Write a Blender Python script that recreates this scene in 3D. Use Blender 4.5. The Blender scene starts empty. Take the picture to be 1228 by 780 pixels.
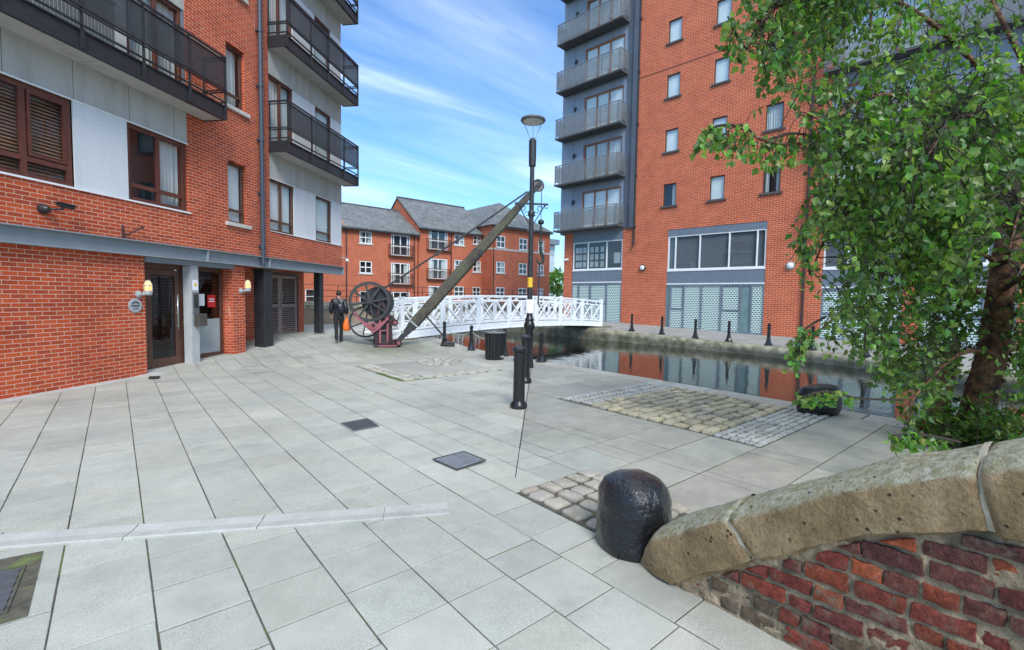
import bpy, bmesh, math, random
from mathutils import Vector, Matrix, noise
R = math.radians
rnd = random.Random(7)
scene = bpy.context.scene
COL = scene.collection

# ---------------------------------------------------------------- helpers
class MB:
    """collects shapes that become ONE mesh object"""
    def __init__(s):
        s.v = []; s.f = []; s.c = []; s.col = (1, 1, 1)
    def add(s, vs, fs):
        o = len(s.v)
        s.v += [tuple(v) for v in vs]
        for f in fs:
            s.f.append(tuple(i + o for i in f)); s.c.append(s.col)
        return s
    def box(s, x0, x1, y0, y1, z0, z1):
        return s.add([(x0,y0,z0),(x1,y0,z0),(x1,y1,z0),(x0,y1,z0),(x0,y0,z1),(x1,y0,z1),(x1,y1,z1),(x0,y1,z1)],
              [(3,2,1,0),(4,5,6,7),(0,1,5,4),(1,2,6,5),(2,3,7,6),(3,0,4,7)])
    def beam(s, p0, p1, w, h, up=(0,0,1), w1=None, h1=None):
        p0 = Vector(p0); p1 = Vector(p1); d = (p1 - p0).normalized(); up = Vector(up)
        a = d.cross(up)
        if a.length < 1e-4: a = d.cross(Vector((1,0,0)))
        a.normalize(); b = a.cross(d).normalized()
        w1 = w if w1 is None else w1; h1 = h if h1 is None else h1
        vs = []
        for p, ww, hh in ((p0, w, h), (p1, w1, h1)):
            for i, j in ((-1,-1),(1,-1),(1,1),(-1,1)):
                vs.append(p + a*ww*.5*i + b*hh*.5*j)
        return s.add(vs, [(3,2,1,0),(4,5,6,7),(0,1,5,4),(1,2,6,5),(2,3,7,6),(3,0,4,7)])
    def tube(s, pts, r, n=8):
        pts = [Vector(p) for p in pts]; m = len(pts)
        rs = r if isinstance(r, (list, tuple)) else [r]*m
        vs = []; a = None
        for i, p in enumerate(pts):
            d = (pts[min(i+1, m-1)] - pts[max(i-1, 0)]).normalized()
            if a is None:
                a = d.orthogonal().normalized()
            else:
                a = (a - d*a.dot(d)); a = a.normalized() if a.length > 1e-5 else d.orthogonal().normalized()
            b = d.cross(a)
            for k in range(n):
                t = 2*math.pi*k/n
                vs.append(p + (a*math.cos(t) + b*math.sin(t))*rs[i])
        fs = [(i*n+k, i*n+(k+1) % n, (i+1)*n+(k+1) % n, (i+1)*n+k) for i in range(m-1) for k in range(n)]
        fs += [tuple(range(n))[::-1], tuple((m-1)*n+k for k in range(n))]
        return s.add(vs, fs)
    def lathe(s, c, prof, n=16, axis=None, squash=None):
        """profile [(r, h)] turned about c along axis (default z)"""
        c = Vector(c); ax = Vector(axis or (0,0,1)).normalized(); a = ax.orthogonal().normalized(); b = ax.cross(a)
        m = len(prof); vs = []
        for r, h in prof:
            for k in range(n):
                t = 2*math.pi*k/n
                vs.append(c + ax*h + (a*math.cos(t) + b*math.sin(t))*max(r, 1e-4))
        fs = [(i*n+k, i*n+(k+1) % n, (i+1)*n+(k+1) % n, (i+1)*n+k) for i in range(m-1) for k in range(n)]
        fs += [tuple(range(n))[::-1], tuple((m-1)*n+k for k in range(n))]
        return s.add(vs, fs)
    def extr(s, poly, vec):
        vec = Vector(vec); n = len(poly); p = [Vector(q) for q in poly]
        vs = p + [q + vec for q in p]
        fs = [tuple(range(n))[::-1], tuple(range(n, 2*n))] + [(i, (i+1) % n, n+(i+1) % n, n+i) for i in range(n)]
        return s.add(vs, fs)
    def quad(s, a, b, c, d): return s.add([a, b, c, d], [(0,1,2,3)])
    def build(s, name, mat, parent=None, smooth=False, bevel=0, fixn=True, auto=None):
        me = bpy.data.meshes.new(name); me.from_pydata(s.v, [], s.f)
        if any(c != (1,1,1) for c in s.c):
            at = me.attributes.new('Col', 'FLOAT_COLOR', 'FACE')
            for i, c in enumerate(s.c): at.data[i].color = (c[0], c[1], c[2], 1)
        if fixn:
            bm = bmesh.new(); bm.from_mesh(me); bmesh.ops.recalc_face_normals(bm, faces=bm.faces); bm.to_mesh(me); bm.free()
        if smooth:
            me.polygons.foreach_set('use_smooth', [True]*len(me.polygons))
            if auto is not None:
                try: me.set_sharp_from_angle(angle=R(auto))
                except Exception: pass
        me.materials.append(mat)
        o = bpy.data.objects.new(name, me); COL.objects.link(o)
        if parent: o.parent = parent
        if bevel:
            b = o.modifiers.new('bevel', 'BEVEL'); b.width = bevel; b.segments = 2; b.limit_method = 'ANGLE'; b.angle_limit = R(40)
        return o

def tag(o, label=None, cat=None, group=None, kind=None):
    if label: o['label'] = label
    if cat: o['category'] = cat
    if group: o['group'] = group
    if kind: o['kind'] = kind
    return o
def thing(name, label, cat, loc=(0,0,0), rz=0, group=None):
    o = bpy.data.objects.new(name, None); COL.objects.link(o); o.empty_display_size = .2
    o.location = loc; o.rotation_euler = (0,0,rz)
    return tag(o, label, cat, group)
def kids(o): return [c for c in bpy.data.objects if c.parent == o]
def dup(o, loc, rz=None, label=None, parent=None):
    c = o.copy(); COL.objects.link(c)
    if parent is not None: c.parent = parent
    else:
        c.location = loc
        if rz is not None: c.rotation_euler = (0,0,rz)
        if label: c['label'] = label
    for ch in kids(o): dup(ch, None, parent=c)
    return c

# ---------------------------------------------------------------- materials
def nt(name):
    m = bpy.data.materials.new(name); m.use_nodes = True
    t = m.node_tree; b = t.nodes['Principled BSDF']
    return m, t, b
def N(t, typ, **kw):
    n = t.nodes.new(typ)
    for k, v in kw.items(): setattr(n, k, v)
    return n
def setin(n, **kw):
    for k, v in kw.items(): n.inputs[k.replace('_', ' ')].default_value = v
    return n
def c4(c): return (c[0], c[1], c[2], 1)
def noise_tex(t, vec, scale, detail=4, rough=.55):
    n = N(t, 'ShaderNodeTexNoise'); n.inputs['Scale'].default_value = scale; n.inputs['Detail'].default_value = detail
    n.inputs['Roughness'].default_value = rough
    t.links.new(vec, n.inputs['Vector']); return n
def ramp(t, fac, stops):
    r = N(t, 'ShaderNodeValToRGB'); e = r.color_ramp.elements
    while len(e) < len(stops): e.new(.5)
    for i, (p, c) in enumerate(stops):
        e[i].position = p; e[i].color = c4(c) if isinstance(c, (tuple, list)) else (c, c, c, 1)
    t.links.new(fac, r.inputs[0]); return r
def mixc(t, fac, a, b, mode='MIX'):
    m = N(t, 'ShaderNodeMix'); m.data_type = 'RGBA'; m.blend_type = mode
    for i, x in ((0, fac), (6, a), (7, b)):
        if hasattr(x, 'links') or hasattr(x, 'is_linked'): t.links.new(x, m.inputs[i])
        else: m.inputs[i].default_value = x if i == 0 else c4(x)
    return m.outputs[2]
def bump(t, b, h, strength=.3, dist=.01):
    n = N(t, 'ShaderNodeBump'); n.inputs['Strength'].default_value = strength; n.inputs['Distance'].default_value = dist
    t.links.new(h, n.inputs['Height']); t.links.new(n.outputs[0], b.inputs['Normal']); return n
def mat(name, col, rough=.6, var=.12, scale=6, bmp=0, bscale=80, metal=0, col2=None, spec=.5, c2lo=.5, c2hi=.7, c2scale=3, bdist=.006):
    m, t, b = nt(name); tc = N(t, 'ShaderNodeTexCoord'); v = tc.outputs['Object']
    n = noise_tex(t, v, scale, 6)
    lo = tuple(max(0, c*(1-var)) for c in col); hi = tuple(min(1, c*(1+var)) for c in col)
    out = ramp(t, n.outputs[0], [(.3, lo), (.7, hi)]).outputs[0]
    if col2:
        n2 = noise_tex(t, v, c2scale, 7, .65)
        f = ramp(t, n2.outputs[0], [(c2lo, 0), (c2hi, 1)]).outputs[0]
        out = mixc(t, f, out, col2)
    t.links.new(out, b.inputs['Base Color'])
    b.inputs['Roughness'].default_value = rough; b.inputs['Metallic'].default_value = metal
    b.inputs['Specular IOR Level'].default_value = spec
    if bmp:
        nb = noise_tex(t, v, bscale, 5); bump(t, b, nb.outputs[0], bmp, bdist)
    return m
def facade_vec(t):
    """(along the wall, up) in the object's own axes, whichever way the wall faces"""
    tc = N(t, 'ShaderNodeTexCoord'); sx = N(t, 'ShaderNodeSeparateXYZ'); sn = N(t, 'ShaderNodeSeparateXYZ')
    t.links.new(tc.outputs['Object'], sx.inputs[0]); t.links.new(tc.outputs['Normal'], sn.inputs[0])
    ab = N(t, 'ShaderNodeMath', operation='ABSOLUTE'); t.links.new(sn.outputs[0], ab.inputs[0])
    gt = N(t, 'ShaderNodeMath', operation='GREATER_THAN'); t.links.new(ab.outputs[0], gt.inputs[0]); gt.inputs[1].default_value = .6
    mx = N(t, 'ShaderNodeMix'); t.links.new(gt.outputs[0], mx.inputs[0]); t.links.new(sx.outputs[0], mx.inputs[2]); t.links.new(sx.outputs[1], mx.inputs[3])
    cb = N(t, 'ShaderNodeCombineXYZ'); t.links.new(mx.outputs[0], cb.inputs[0]); t.links.new(sx.outputs[2], cb.inputs[1])
    return tc.outputs['Object'], cb.outputs[0]
def brick_mat(name, c1, c2, mortar, w=.225, h=.075, m=.011, stain=(.6,.5,.42), stain_amt=.6, off=.5, bmp=.5, rough=.85, white=0, msm=.1):
    mt, t, b = nt(name); ob, v = facade_vec(t)
    br = N(t, 'ShaderNodeTexBrick'); t.links.new(v, br.inputs['Vector']); br.offset = off
    setin(br, Color1=c4(c1), Color2=c4(c2), Mortar=c4(mortar), Scale=1, Mortar_Size=m/2, Mortar_Smooth=msm, Bias=0, Brick_Width=w, Row_Height=h)
    n1 = noise_tex(t, ob, 1.1, 6, .6); n2 = noise_tex(t, ob, 35, 3)
    col = mixc(t, ramp(t, n1.outputs[0], [(.42, 0), (.75, stain_amt)]).outputs[0], br.outputs[0], stain, 'MULTIPLY')
    col = mixc(t, .35, col, ramp(t, n2.outputs[0], [(.3, (.55,.55,.55)), (.7, (1.15,1.15,1.15))]).outputs[0], 'MULTIPLY')
    if white:   # lime bloom in vertical runs
        mp = N(t, 'ShaderNodeMapping'); mp.inputs['Scale'].default_value = (2.6, 2.6, .55); t.links.new(ob, mp.inputs[0])
        n3 = noise_tex(t, mp.outputs[0], 1.6, 6, .7)
        col = mixc(t, ramp(t, n3.outputs[0], [(.62, 0), (.78, white)]).outputs[0], col, (.62,.56,.5))
    t.links.new(col, b.inputs['Base Color']); b.inputs['Roughness'].default_value = rough; b.inputs['Specular IOR Level'].default_value = .25
    inv = N(t, 'ShaderNodeMath', operation='SUBTRACT'); inv.inputs[0].default_value = 1; t.links.new(br.outputs[1], inv.inputs[1])
    ad = N(t, 'ShaderNodeMath', operation='ADD'); t.links.new(inv.outputs[0], ad.inputs[0])
    ml = N(t, 'ShaderNodeMath', operation='MULTIPLY'); t.links.new(n2.outputs[0], ml.inputs[0]); ml.inputs[1].default_value = .5; t.links.new(ml.outputs[0], ad.inputs[1])
    bump(t, b, ad.outputs[0], bmp, .006)
    return mt
def panel_mat(name, col, w, h, seam=(.1,.1,.1), m=.012, rough=.55, stain=.35, off=0., var=.03):
    mt, t, b = nt(name); ob, v = facade_vec(t)
    br = N(t, 'ShaderNodeTexBrick'); t.links.new(v, br.inputs['Vector']); br.offset = off
    lo = tuple(c*(1-var) for c in col); hi = tuple(c*(1+var) for c in col)
    setin(br, Color1=c4(lo), Color2=c4(hi), Mortar=c4(seam), Scale=1, Mortar_Size=m/2, Mortar_Smooth=0, Bias=0, Brick_Width=w, Row_Height=h)
    mp = N(t, 'ShaderNodeMapping'); mp.inputs['Scale'].default_value = (3, 3, .5); t.links.new(ob, mp.inputs[0])
    n1 = noise_tex(t, mp.outputs[0], 1.2, 6, .65)
    c = mixc(t, ramp(t, n1.outputs[0], [(.45, 0), (.8, stain)]).outputs[0], br.outputs[0], (.45,.43,.4), 'MULTIPLY')
    t.links.new(c, b.inputs['Base Color']); b.inputs['Roughness'].default_value = rough
    return mt
def attr_mat(name, rough=.8, var=.25, scale=30, bmp=.3, bscale=120, speck=0, moss=None, mossr=(.55,.75), bdist=.004, spec=.3, mscale=1.3, wet=0, gum=None):
    """colour of each stone / slab / brick / leaf from the mesh, broken up by noise"""
    m, t, b = nt(name); tc = N(t, 'ShaderNodeTexCoord'); v = tc.outputs['Object']
    a = N(t, 'ShaderNodeAttribute'); a.attribute_name = 'Col'
    n = noise_tex(t, v, scale, 6, .65)
    c = mixc(t, 1.0, a.outputs[0], ramp(t, n.outputs[0], [(.3, 1-var), (.7, 1+var*.6)]).outputs[0], 'MULTIPLY')
    if speck:
        n3 = noise_tex(t, v, 260, 2, .6)
        c = mixc(t, speck, c, ramp(t, n3.outputs[0], [(.35, .35), (.5, 1.), (.66, 1.5)]).outputs[0], 'MULTIPLY')
    n4 = noise_tex(t, v, .55, 6, .6)
    c = mixc(t, .6, c, ramp(t, n4.outputs[0], [(.3, .70), (.6, 1.08)]).outputs[0], 'MULTIPLY')
    if moss:
        n2 = noise_tex(t, v, mscale, 8, .7)
        c = mixc(t, ramp(t, n2.outputs[0], [(mossr[0], 0), (mossr[1], 1)]).outputs[0], c, moss)
    if gum:      # trodden gum spots, and algae on the damp ground round the crane
        vo = N(t, 'ShaderNodeTexVoronoi'); vo.inputs['Scale'].default_value = 1.5; t.links.new(v, vo.inputs['Vector'])
        c = mixc(t, ramp(t, vo.outputs['Distance'], [(.026, .55), (.034, 0)]).outputs[0], c, gum)
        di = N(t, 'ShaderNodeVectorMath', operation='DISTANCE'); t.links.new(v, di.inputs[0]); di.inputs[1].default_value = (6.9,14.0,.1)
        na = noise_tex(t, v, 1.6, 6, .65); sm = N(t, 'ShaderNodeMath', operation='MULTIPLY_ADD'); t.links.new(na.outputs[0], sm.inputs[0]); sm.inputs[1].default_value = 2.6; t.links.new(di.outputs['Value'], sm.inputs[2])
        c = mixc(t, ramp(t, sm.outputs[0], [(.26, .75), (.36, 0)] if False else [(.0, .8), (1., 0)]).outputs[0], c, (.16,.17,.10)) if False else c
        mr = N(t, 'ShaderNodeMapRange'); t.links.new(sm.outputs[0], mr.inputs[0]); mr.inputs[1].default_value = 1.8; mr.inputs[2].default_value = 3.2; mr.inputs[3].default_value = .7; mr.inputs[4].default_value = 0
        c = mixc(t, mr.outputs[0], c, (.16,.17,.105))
    t.links.new(c, b.inputs['Base Color']); b.inputs['Specular IOR Level'].default_value = spec
    if wet:
        t.links.new(ramp(t, n4.outputs[0], [(.4, rough), (.65, rough-wet)]).outputs[0], b.inputs['Roughness'])
    else: b.inputs['Roughness'].default_value = rough
    nb = noise_tex(t, v, bscale, 5, .6); bump(t, b, nb.outputs[0], bmp, bdist)
    return m
def glass_mat(name, tint=(.75,.8,.8), extra=.04, ior=1.5):
    m = bpy.data.materials.new(name); m.use_nodes = True; t = m.node_tree; t.nodes.clear()
    out = N(t, 'ShaderNodeOutputMaterial'); tr = N(t, 'ShaderNodeBsdfTransparent'); gl = N(t, 'ShaderNodeBsdfGlossy'); mx = N(t, 'ShaderNodeMixShader')
    tr.inputs[0].default_value = c4(tint); gl.inputs['Roughness'].default_value = .015; gl.inputs[0].default_value = (.9,.95,1,1)
    # Schlick reflectance, the same from both sides of the sheet
    ge = N(t, 'ShaderNodeNewGeometry'); dp = N(t, 'ShaderNodeVectorMath', operation='DOT_PRODUCT'); t.links.new(ge.outputs['Incoming'], dp.inputs[0]); t.links.new(ge.outputs['Normal'], dp.inputs[1])
    ab = N(t, 'ShaderNodeMath', operation='ABSOLUTE'); t.links.new(dp.outputs['Value'], ab.inputs[0])
    om = N(t, 'ShaderNodeMath', operation='SUBTRACT'); om.inputs[0].default_value = 1; t.links.new(ab.outputs[0], om.inputs[1])
    pw = N(t, 'ShaderNodeMath', operation='POWER'); t.links.new(om.outputs[0], pw.inputs[0]); pw.inputs[1].default_value = 5
    ad = N(t, 'ShaderNodeMath', operation='MULTIPLY_ADD', use_clamp=True); t.links.new(pw.outputs[0], ad.inputs[0]); ad.inputs[1].default_value = .9; ad.inputs[2].default_value = extra
    t.links.new(ad.outputs[0], mx.inputs[0]); t.links.new(tr.outputs[0], mx.inputs[1]); t.links.new(gl.outputs[0], mx.inputs[2])
    t.links.new(mx.outputs[0], out.inputs[0]); return m
def lattice_mat(name, pale, dark, w, h, m):
    mt, t, b = nt(name); ob, v = facade_vec(t)
    br = N(t, 'ShaderNodeTexBrick'); t.links.new(v, br.inputs['Vector']); br.offset = .5
    setin(br, Color1=c4(dark), Color2=c4(tuple(c*1.3 for c in dark)), Mortar=c4(pale), Scale=1, Mortar_Size=m/2, Mortar_Smooth=.25, Bias=0, Brick_Width=w, Row_Height=h)
    t.links.new(br.outputs[0], b.inputs['Base Color']); b.inputs['Roughness'].default_value = .45
    bump(t, b, br.outputs[1], .4, .006); return mt

MT = {}
MT['brick_l'] = brick_mat('red_facing_brick', (.58,.098,.032), (.38,.060,.025), (.64,.43,.32), stain=(.62,.5,.46), white=.42)
MT['brick_r'] = brick_mat('orange_red_brick', (.61,.118,.042), (.47,.083,.033), (.74,.46,.31), w=.30, h=.10, m=.018, stain=(.68,.58,.54), white=.12)
MT['brick_m'] = brick_mat('terrace_brick', (.55,.145,.07), (.46,.115,.058), (.52,.30,.2), stain=(.7,.6,.55), white=.12, m=.008)
MT['beam'] = mat('weathered_grey_steel_paint', (.23,.26,.28), .5, .1, 4, .15, 30, col2=(.33,.34,.33), c2lo=.62, c2hi=.8, c2scale=5)
MT['concrete'] = panel_mat('pale_soffit_board', (.46,.45,.42), 1.9, 3., (.12,.12,.11), .012, .8, .45)
MT['fascia'] = panel_mat('stained_fibre_cement', (.42,.41,.375), 1.075, 4., (.12,.12,.11), .012, .8, .6)
MT['panel_l'] = panel_mat('pale_grey_render_panel', (.64,.66,.67), 5, 5, (.3,.3,.3), .004, .6, .2)
MT['panel_r'] = panel_mat('blue_grey_cladding', (.245,.285,.345), 3.0, 3.22, (.1,.11,.13), .03, .45, .35, var=.07)
MT['grey_dk'] = mat('slate_grey_cladding', (.085,.10,.125), .5, .1, 2)
MT['grey_mid'] = mat('blue_grey_metal', (.15,.185,.225), .45, .1, 2, col2=(.22,.24,.26), c2lo=.6, c2hi=.8)
MT['wood'] = mat('red_brown_window_frame', (.115,.035,.022), .5, .2, 9, .1, 60)
MT['wood_dk'] = mat('dark_brown_joinery', (.10,.045,.028), .45, .2, 9, .1, 60)
MT['wood_or'] = mat('orange_timber_frame', (.33,.115,.045), .5, .2, 9)
MT['white'] = mat('white_frame_paint', (.78,.79,.78), .45, .05, 6)
MT['bridge'] = mat('white_bridge_paint', (.80,.83,.84), .45, .06, 5, .12, 25, col2=(.50,.53,.50), c2lo=.56, c2hi=.8, c2scale=5)
MT['black'] = mat('black_gloss_paint', (.012,.012,.014), .28, .3, 12, .12, 45)
MT['black_m'] = mat('black_satin_metal', (.024,.025,.027), .4, .3, 10, .1, 60)
MT['screen'] = mat('charcoal_mesh_screen', (.025,.027,.03), .6, .35, 7, .2, 150, col2=(.06,.065,.07), c2lo=.5, c2hi=.75)
MT['galv'] = mat('galvanised_rail', (.33,.35,.35), .5, .15, 7)
MT['mesh_r'] = mat('grey_perforated_panel', (.15,.165,.165), .55, .2, 4, .25, 160, col2=(.095,.105,.105), c2lo=.52, c2hi=.72)
MT['sill_s'] = mat('pale_stone_sill', (.52,.49,.44), .8, .12, 8, .2)
MT['sill_d'] = mat('dark_slate_sill', (.075,.073,.072), .7, .3, 10, .2)
MT['interior'] = mat('dim_room_interior', (.055,.058,.06), .9, .3, 1.2)  # near-black colour stands in for the shade inside unlit rooms
MT['blind'] = mat('pale_blind_cloth', (.86,.88,.85), .8, .04, 2)
MT['curtain'] = mat('white_curtain_cloth', (.68,.67,.63), .9, .06, 4)
MT['slat'] = mat('brown_timber_blind', (.50,.20,.09), .55, .2, 9)
MT['grey_slat'] = mat('grey_venetian_blind', (.30,.31,.32), .6, .1, 5)
MT['glass'] = glass_mat('window_glass', (.80,.85,.86), .07)
MT['glass_dk'] = glass_mat('dark_window_glass', (.42,.46,.47), .05)
MT['glass_sky'] = glass_mat('reflective_window_glass', (.85,.9,.91), .10)
MT['slate'] = brick_mat('slate_roof', (.20,.21,.21), (.13,.14,.14), (.07,.075,.075), w=.3, h=.17, m=.012, stain=(.55,.55,.5), stain_amt=.7, bmp=.6, rough=.65)
def perforated(name, col, open_, rough=.55):
    m = bpy.data.materials.new(name); m.use_nodes = True; t = m.node_tree; b = t.nodes['Principled BSDF']; out = t.nodes['Material Output']
    tc = N(t, 'ShaderNodeTexCoord'); n = noise_tex(t, tc.outputs['Object'], 5, 6, .65)
    t.links.new(ramp(t, n.outputs[0], [(.3, tuple(c*.75 for c in col)), (.7, tuple(c*1.3 for c in col))]).outputs[0], b.inputs['Base Color']); b.inputs['Roughness'].default_value = rough
    tr = N(t, 'ShaderNodeBsdfTransparent'); mx = N(t, 'ShaderNodeMixShader'); mx.inputs[0].default_value = open_
    t.links.new(b.outputs[0], mx.inputs[1]); t.links.new(tr.outputs[0], mx.inputs[2]); t.links.new(mx.outputs[0], out.inputs[0]); return m
MT['mesh_r'] = perforated('grey_perforated_panel_sheet', (.17,.185,.185), .56)
MT['screen'] = perforated('charcoal_mesh_screen_sheet', (.034,.037,.040), .28)
MT['lattice'] = lattice_mat('perforated_shutter', (.62,.74,.69), (.028,.062,.06), .165, .105, .052)
MT['teal'] = mat('pale_teal_shop_glass', (.16,.25,.25), .12, .15, 1.5)
MT['granite'] = attr_mat('granite_paving', .75, .10, 5, .25, 200, speck=.55, wet=.1, moss=(.27,.275,.24), mossr=(.55,.72), mscale=.9, gum=(.2,.2,.19))
MT['flag'] = attr_mat('sandstone_flag', .6, .18, 4, .25, 60, speck=.3, wet=.2, moss=(.24,.235,.2), mossr=(.54,.72), mscale=1.2, gum=(.2,.2,.19))
MT['sett'] = attr_mat('worn_stone_sett', .75, .22, 22, .4, 60, moss=(.16,.15,.06), mossr=(.56,.78), mscale=4)
MT['coping'] = attr_mat('canal_coping_stone', .8, .2, 8, .4, 40, moss=(.13,.14,.08), mossr=(.56,.8), mscale=1.6)
MT['joint'] = mat('mossy_joint_dirt', (.078,.073,.058), .95, .4, 20, .3, 60, col2=(.10,.135,.03), c2lo=.52, c2hi=.62, c2scale=1.6)
MT['sett_bed'] = mat('mossy_sett_bed', (.085,.077,.055), .95, .4, 14, .5, 50, col2=(.13,.17,.04), c2lo=.55, c2hi=.7, c2scale=3, bdist=.01)
MT['tow'] = mat('towpath_asphalt', (.30,.295,.27), .85, .18, 3, .3, 90, col2=(.20,.20,.17), c2lo=.5, c2hi=.75, c2scale=.8)
MT['far_cop'] = mat('algae_stained_coping', (.30,.28,.205), .75, .3, 3, .5, 14, col2=(.12,.118,.06), c2lo=.45, c2hi=.65, c2scale=2.2, bdist=.03)
MT['bankstone'] = brick_mat('stone_bank_wall', (.24,.215,.17), (.17,.155,.125), (.1,.09,.07), w=.7, h=.3, m=.03, stain=(.5,.5,.4), stain_amt=.7)
MT['buff'] = mat('buff_render_wall', (.40,.31,.21), .9, .12, 2, .2, 60, col2=(.26,.23,.17), c2lo=.5, c2hi=.75)
MT['buffcap'] = mat('mossy_stone_cap', (.42,.38,.27), .9, .15, 4, .3, 40, col2=(.15,.15,.09), c2lo=.5, c2hi=.7)
MT['earth'] = mat('distant_ground', (.16,.16,.13), .95, .2, .2)
MT['iron'] = mat('dark_cast_iron', (.030,.030,.031), .5, .35, 12, .3, 40, col2=(.06,.045,.035), c2lo=.58, c2hi=.75, c2scale=6)
MT['iron_r'] = mat('maroon_crane_paint', (.034,.010,.014), .5, .3, 8, .25, 40, col2=(.03,.012,.015), c2lo=.5, c2hi=.72, c2scale=4)
MT['pink'] = mat('faded_pink_crane_paint', (.30,.085,.10), .55, .15, 8, .2, 40, col2=(.14,.04,.05), c2lo=.52, c2hi=.75, c2scale=5)
def timber():
    m, t, b = nt('weathered_jib_timber'); tc = N(t, 'ShaderNodeTexCoord')
    n = noise_tex(t, tc.outputs['Object'], 2.2, 8, .7); n2 = noise_tex(t, tc.outputs['Object'], 22, 6, .7)
    c = ramp(t, n.outputs[0], [(.35, (.038,.032,.027)), (.52, (.085,.074,.055)), (.68, (.10,.105,.055))]).outputs[0]
    c = mixc(t, .7, c, ramp(t, n2.outputs[0], [(.3, .5), (.7, 1.3)]).outputs[0], 'MULTIPLY')
    t.links.new(c, b.inputs['Base Color']); b.inputs['Roughness'].default_value = .85; bump(t, b, n2.outputs[0], .5, .012); return m
MT['timber'] = timber()
MT['steel'] = mat('brushed_steel', (.45,.45,.44), .35, .1, 8, metal=.8)
MT['paper'] = mat('white_paper', (.8,.81,.82), .7, .03, 4)
MT['yellow'] = mat('yellow_label', (.75,.45,.03), .5, .05, 4)
MT['red'] = mat('red_notice', (.48,.02,.02), .5, .1, 4)
MT['orange'] = mat('orange_carrier_plastic', (.85,.17,.02), .4, .15, 5)
MT['rail_r'] = mat('dull_grey_rail', (.17,.18,.18), .5, .15, 7)
# ---------------------------------------------------------------- camera and light
CAM = Vector((0, 0, 1.8)); YAW, PITCH, ROLL = R(40.0), R(3.33), R(.93)
fw = Vector((math.sin(YAW)*math.cos(PITCH), math.cos(YAW)*math.cos(PITCH), -math.sin(PITCH)))
rt = Vector((math.cos(YAW), -math.sin(YAW), 0)); up = rt.cross(fw)
rt2 = rt*math.cos(ROLL) + up*math.sin(ROLL); up2 = up*math.cos(ROLL) - rt*math.sin(ROLL)
cd = bpy.data.cameras.new('camera'); cam = bpy.data.objects.new('camera', cd); COL.objects.link(cam)
cam.matrix_world = Matrix(((rt2.x, up2.x, -fw.x, CAM.x), (rt2.y, up2.y, -fw.y, CAM.y), (rt2.z, up2.z, -fw.z, CAM.z), (0,0,0,1)))
cd.sensor_width = 36; cd.lens = 568/1228*36; cd.clip_start = .05; cd.clip_end = 2000
scene.camera = cam
def ray_dir(x, y): return fw + rt2*((x-614)/568) - up2*((y-390)/568)
def at_depth(x, y, d): return CAM + ray_dir(x, y)*d
def to_px(p):
    v = Vector(p) - CAM; d = v.dot(fw)
    return (614 + 568*v.dot(rt2)/d, 390 - 568*v.dot(up2)/d, d)

SUN_EL, SUN_AZ = R(41), R(205)     # azimuth clockwise from +Y
w = bpy.data.worlds.new('World'); scene.world = w; w.use_nodes = True
t = w.node_tree; bg = t.nodes['Background']
sky = N(t, 'ShaderNodeTexSky'); sky.sky_type = 'NISHITA'; sky.sun_disc = False; sky.sun_elevation = SUN_EL; sky.sun_rotation = SUN_AZ
sky.air_density = 1.0; sky.dust_density = 0.6; sky.ozone_density = 2.2
tc = N(t, 'ShaderNodeTexCoord'); sx = N(t, 'ShaderNodeSeparateXYZ'); t.links.new(tc.outputs['Generated'], sx.inputs[0])
# cloud sheet: the view direction carried up to a flat layer, so streaks flatten towards the horizon
mz = N(t, 'ShaderNodeMath', operation='MAXIMUM'); t.links.new(sx.outputs[2], mz.inputs[0]); mz.inputs[1].default_value = 0
az = N(t, 'ShaderNodeMath', operation='ADD'); t.links.new(mz.outputs[0], az.inputs[0]); az.inputs[1].default_value = .12
dv = []
for i in (0, 1):
    d = N(t, 'ShaderNodeMath', operation='DIVIDE'); t.links.new(sx.outputs[i], d.inputs[0]); t.links.new(az.outputs[0], d.inputs[1]); dv.append(d)
cb = N(t, 'ShaderNodeCombineXYZ'); t.links.new(dv[0].outputs[0], cb.inputs[0]); t.links.new(dv[1].outputs[0], cb.inputs[1])
mp = N(t, 'ShaderNodeMapping'); t.links.new(cb.outputs[0], mp.inputs[0]); mp.inputs['Rotation'].default_value = (0,0,R(18)); mp.inputs['Scale'].default_value = (.45, 1.6, 1); mp.inputs['Location'].default_value = (1.3,.4,0)
n1 = noise_tex(t, mp.outputs[0], .9, 8, .56); n1.inputs['Distortion'].default_value = .9
n2 = noise_tex(t, mp.outputs[0], .35, 4, .5)
ad = N(t, 'ShaderNodeMath', operation='MULTIPLY_ADD'); t.links.new(n1.outputs[0], ad.inputs[0]); ad.inputs[1].default_value = .62; 
m2 = N(t, 'ShaderNodeMath', operation='MULTIPLY'); t.links.new(n2.outputs[0], m2.inputs[0]); m2.inputs[1].default_value = .38; t.links.new(m2.outputs[0], ad.inputs[2])
cov = ramp(t, ad.outputs[0], [(.43, .0), (.53, .17), (.65, .74)])
shade = ramp(t, noise_tex(t, mp.outputs[0], 1.7, 6, .6).outputs[0], [(.35, (3.2,3.9,5.0)), (.65, (6.2,7.0,7.9))])
hz = ramp(t, sx.outputs[2], [(0, .2), (.1, .04), (.4, 0), (.58, .08), (.8, .92)])  # pale horizon band; cloud overhead, out of view, added to neutralise the skylight
fac = N(t, 'ShaderNodeMath', operation='MAXIMUM'); t.links.new(cov.outputs[0], fac.inputs[0]); t.links.new(hz.outputs[0], fac.inputs[1])
t.links.new(mixc(t, fac.outputs[0], mixc(t, 1., sky.outputs[0], (.46,.70,.92), 'MULTIPLY'), shade.outputs[0]), bg.inputs[0]); bg.inputs[1].default_value = .13
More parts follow.
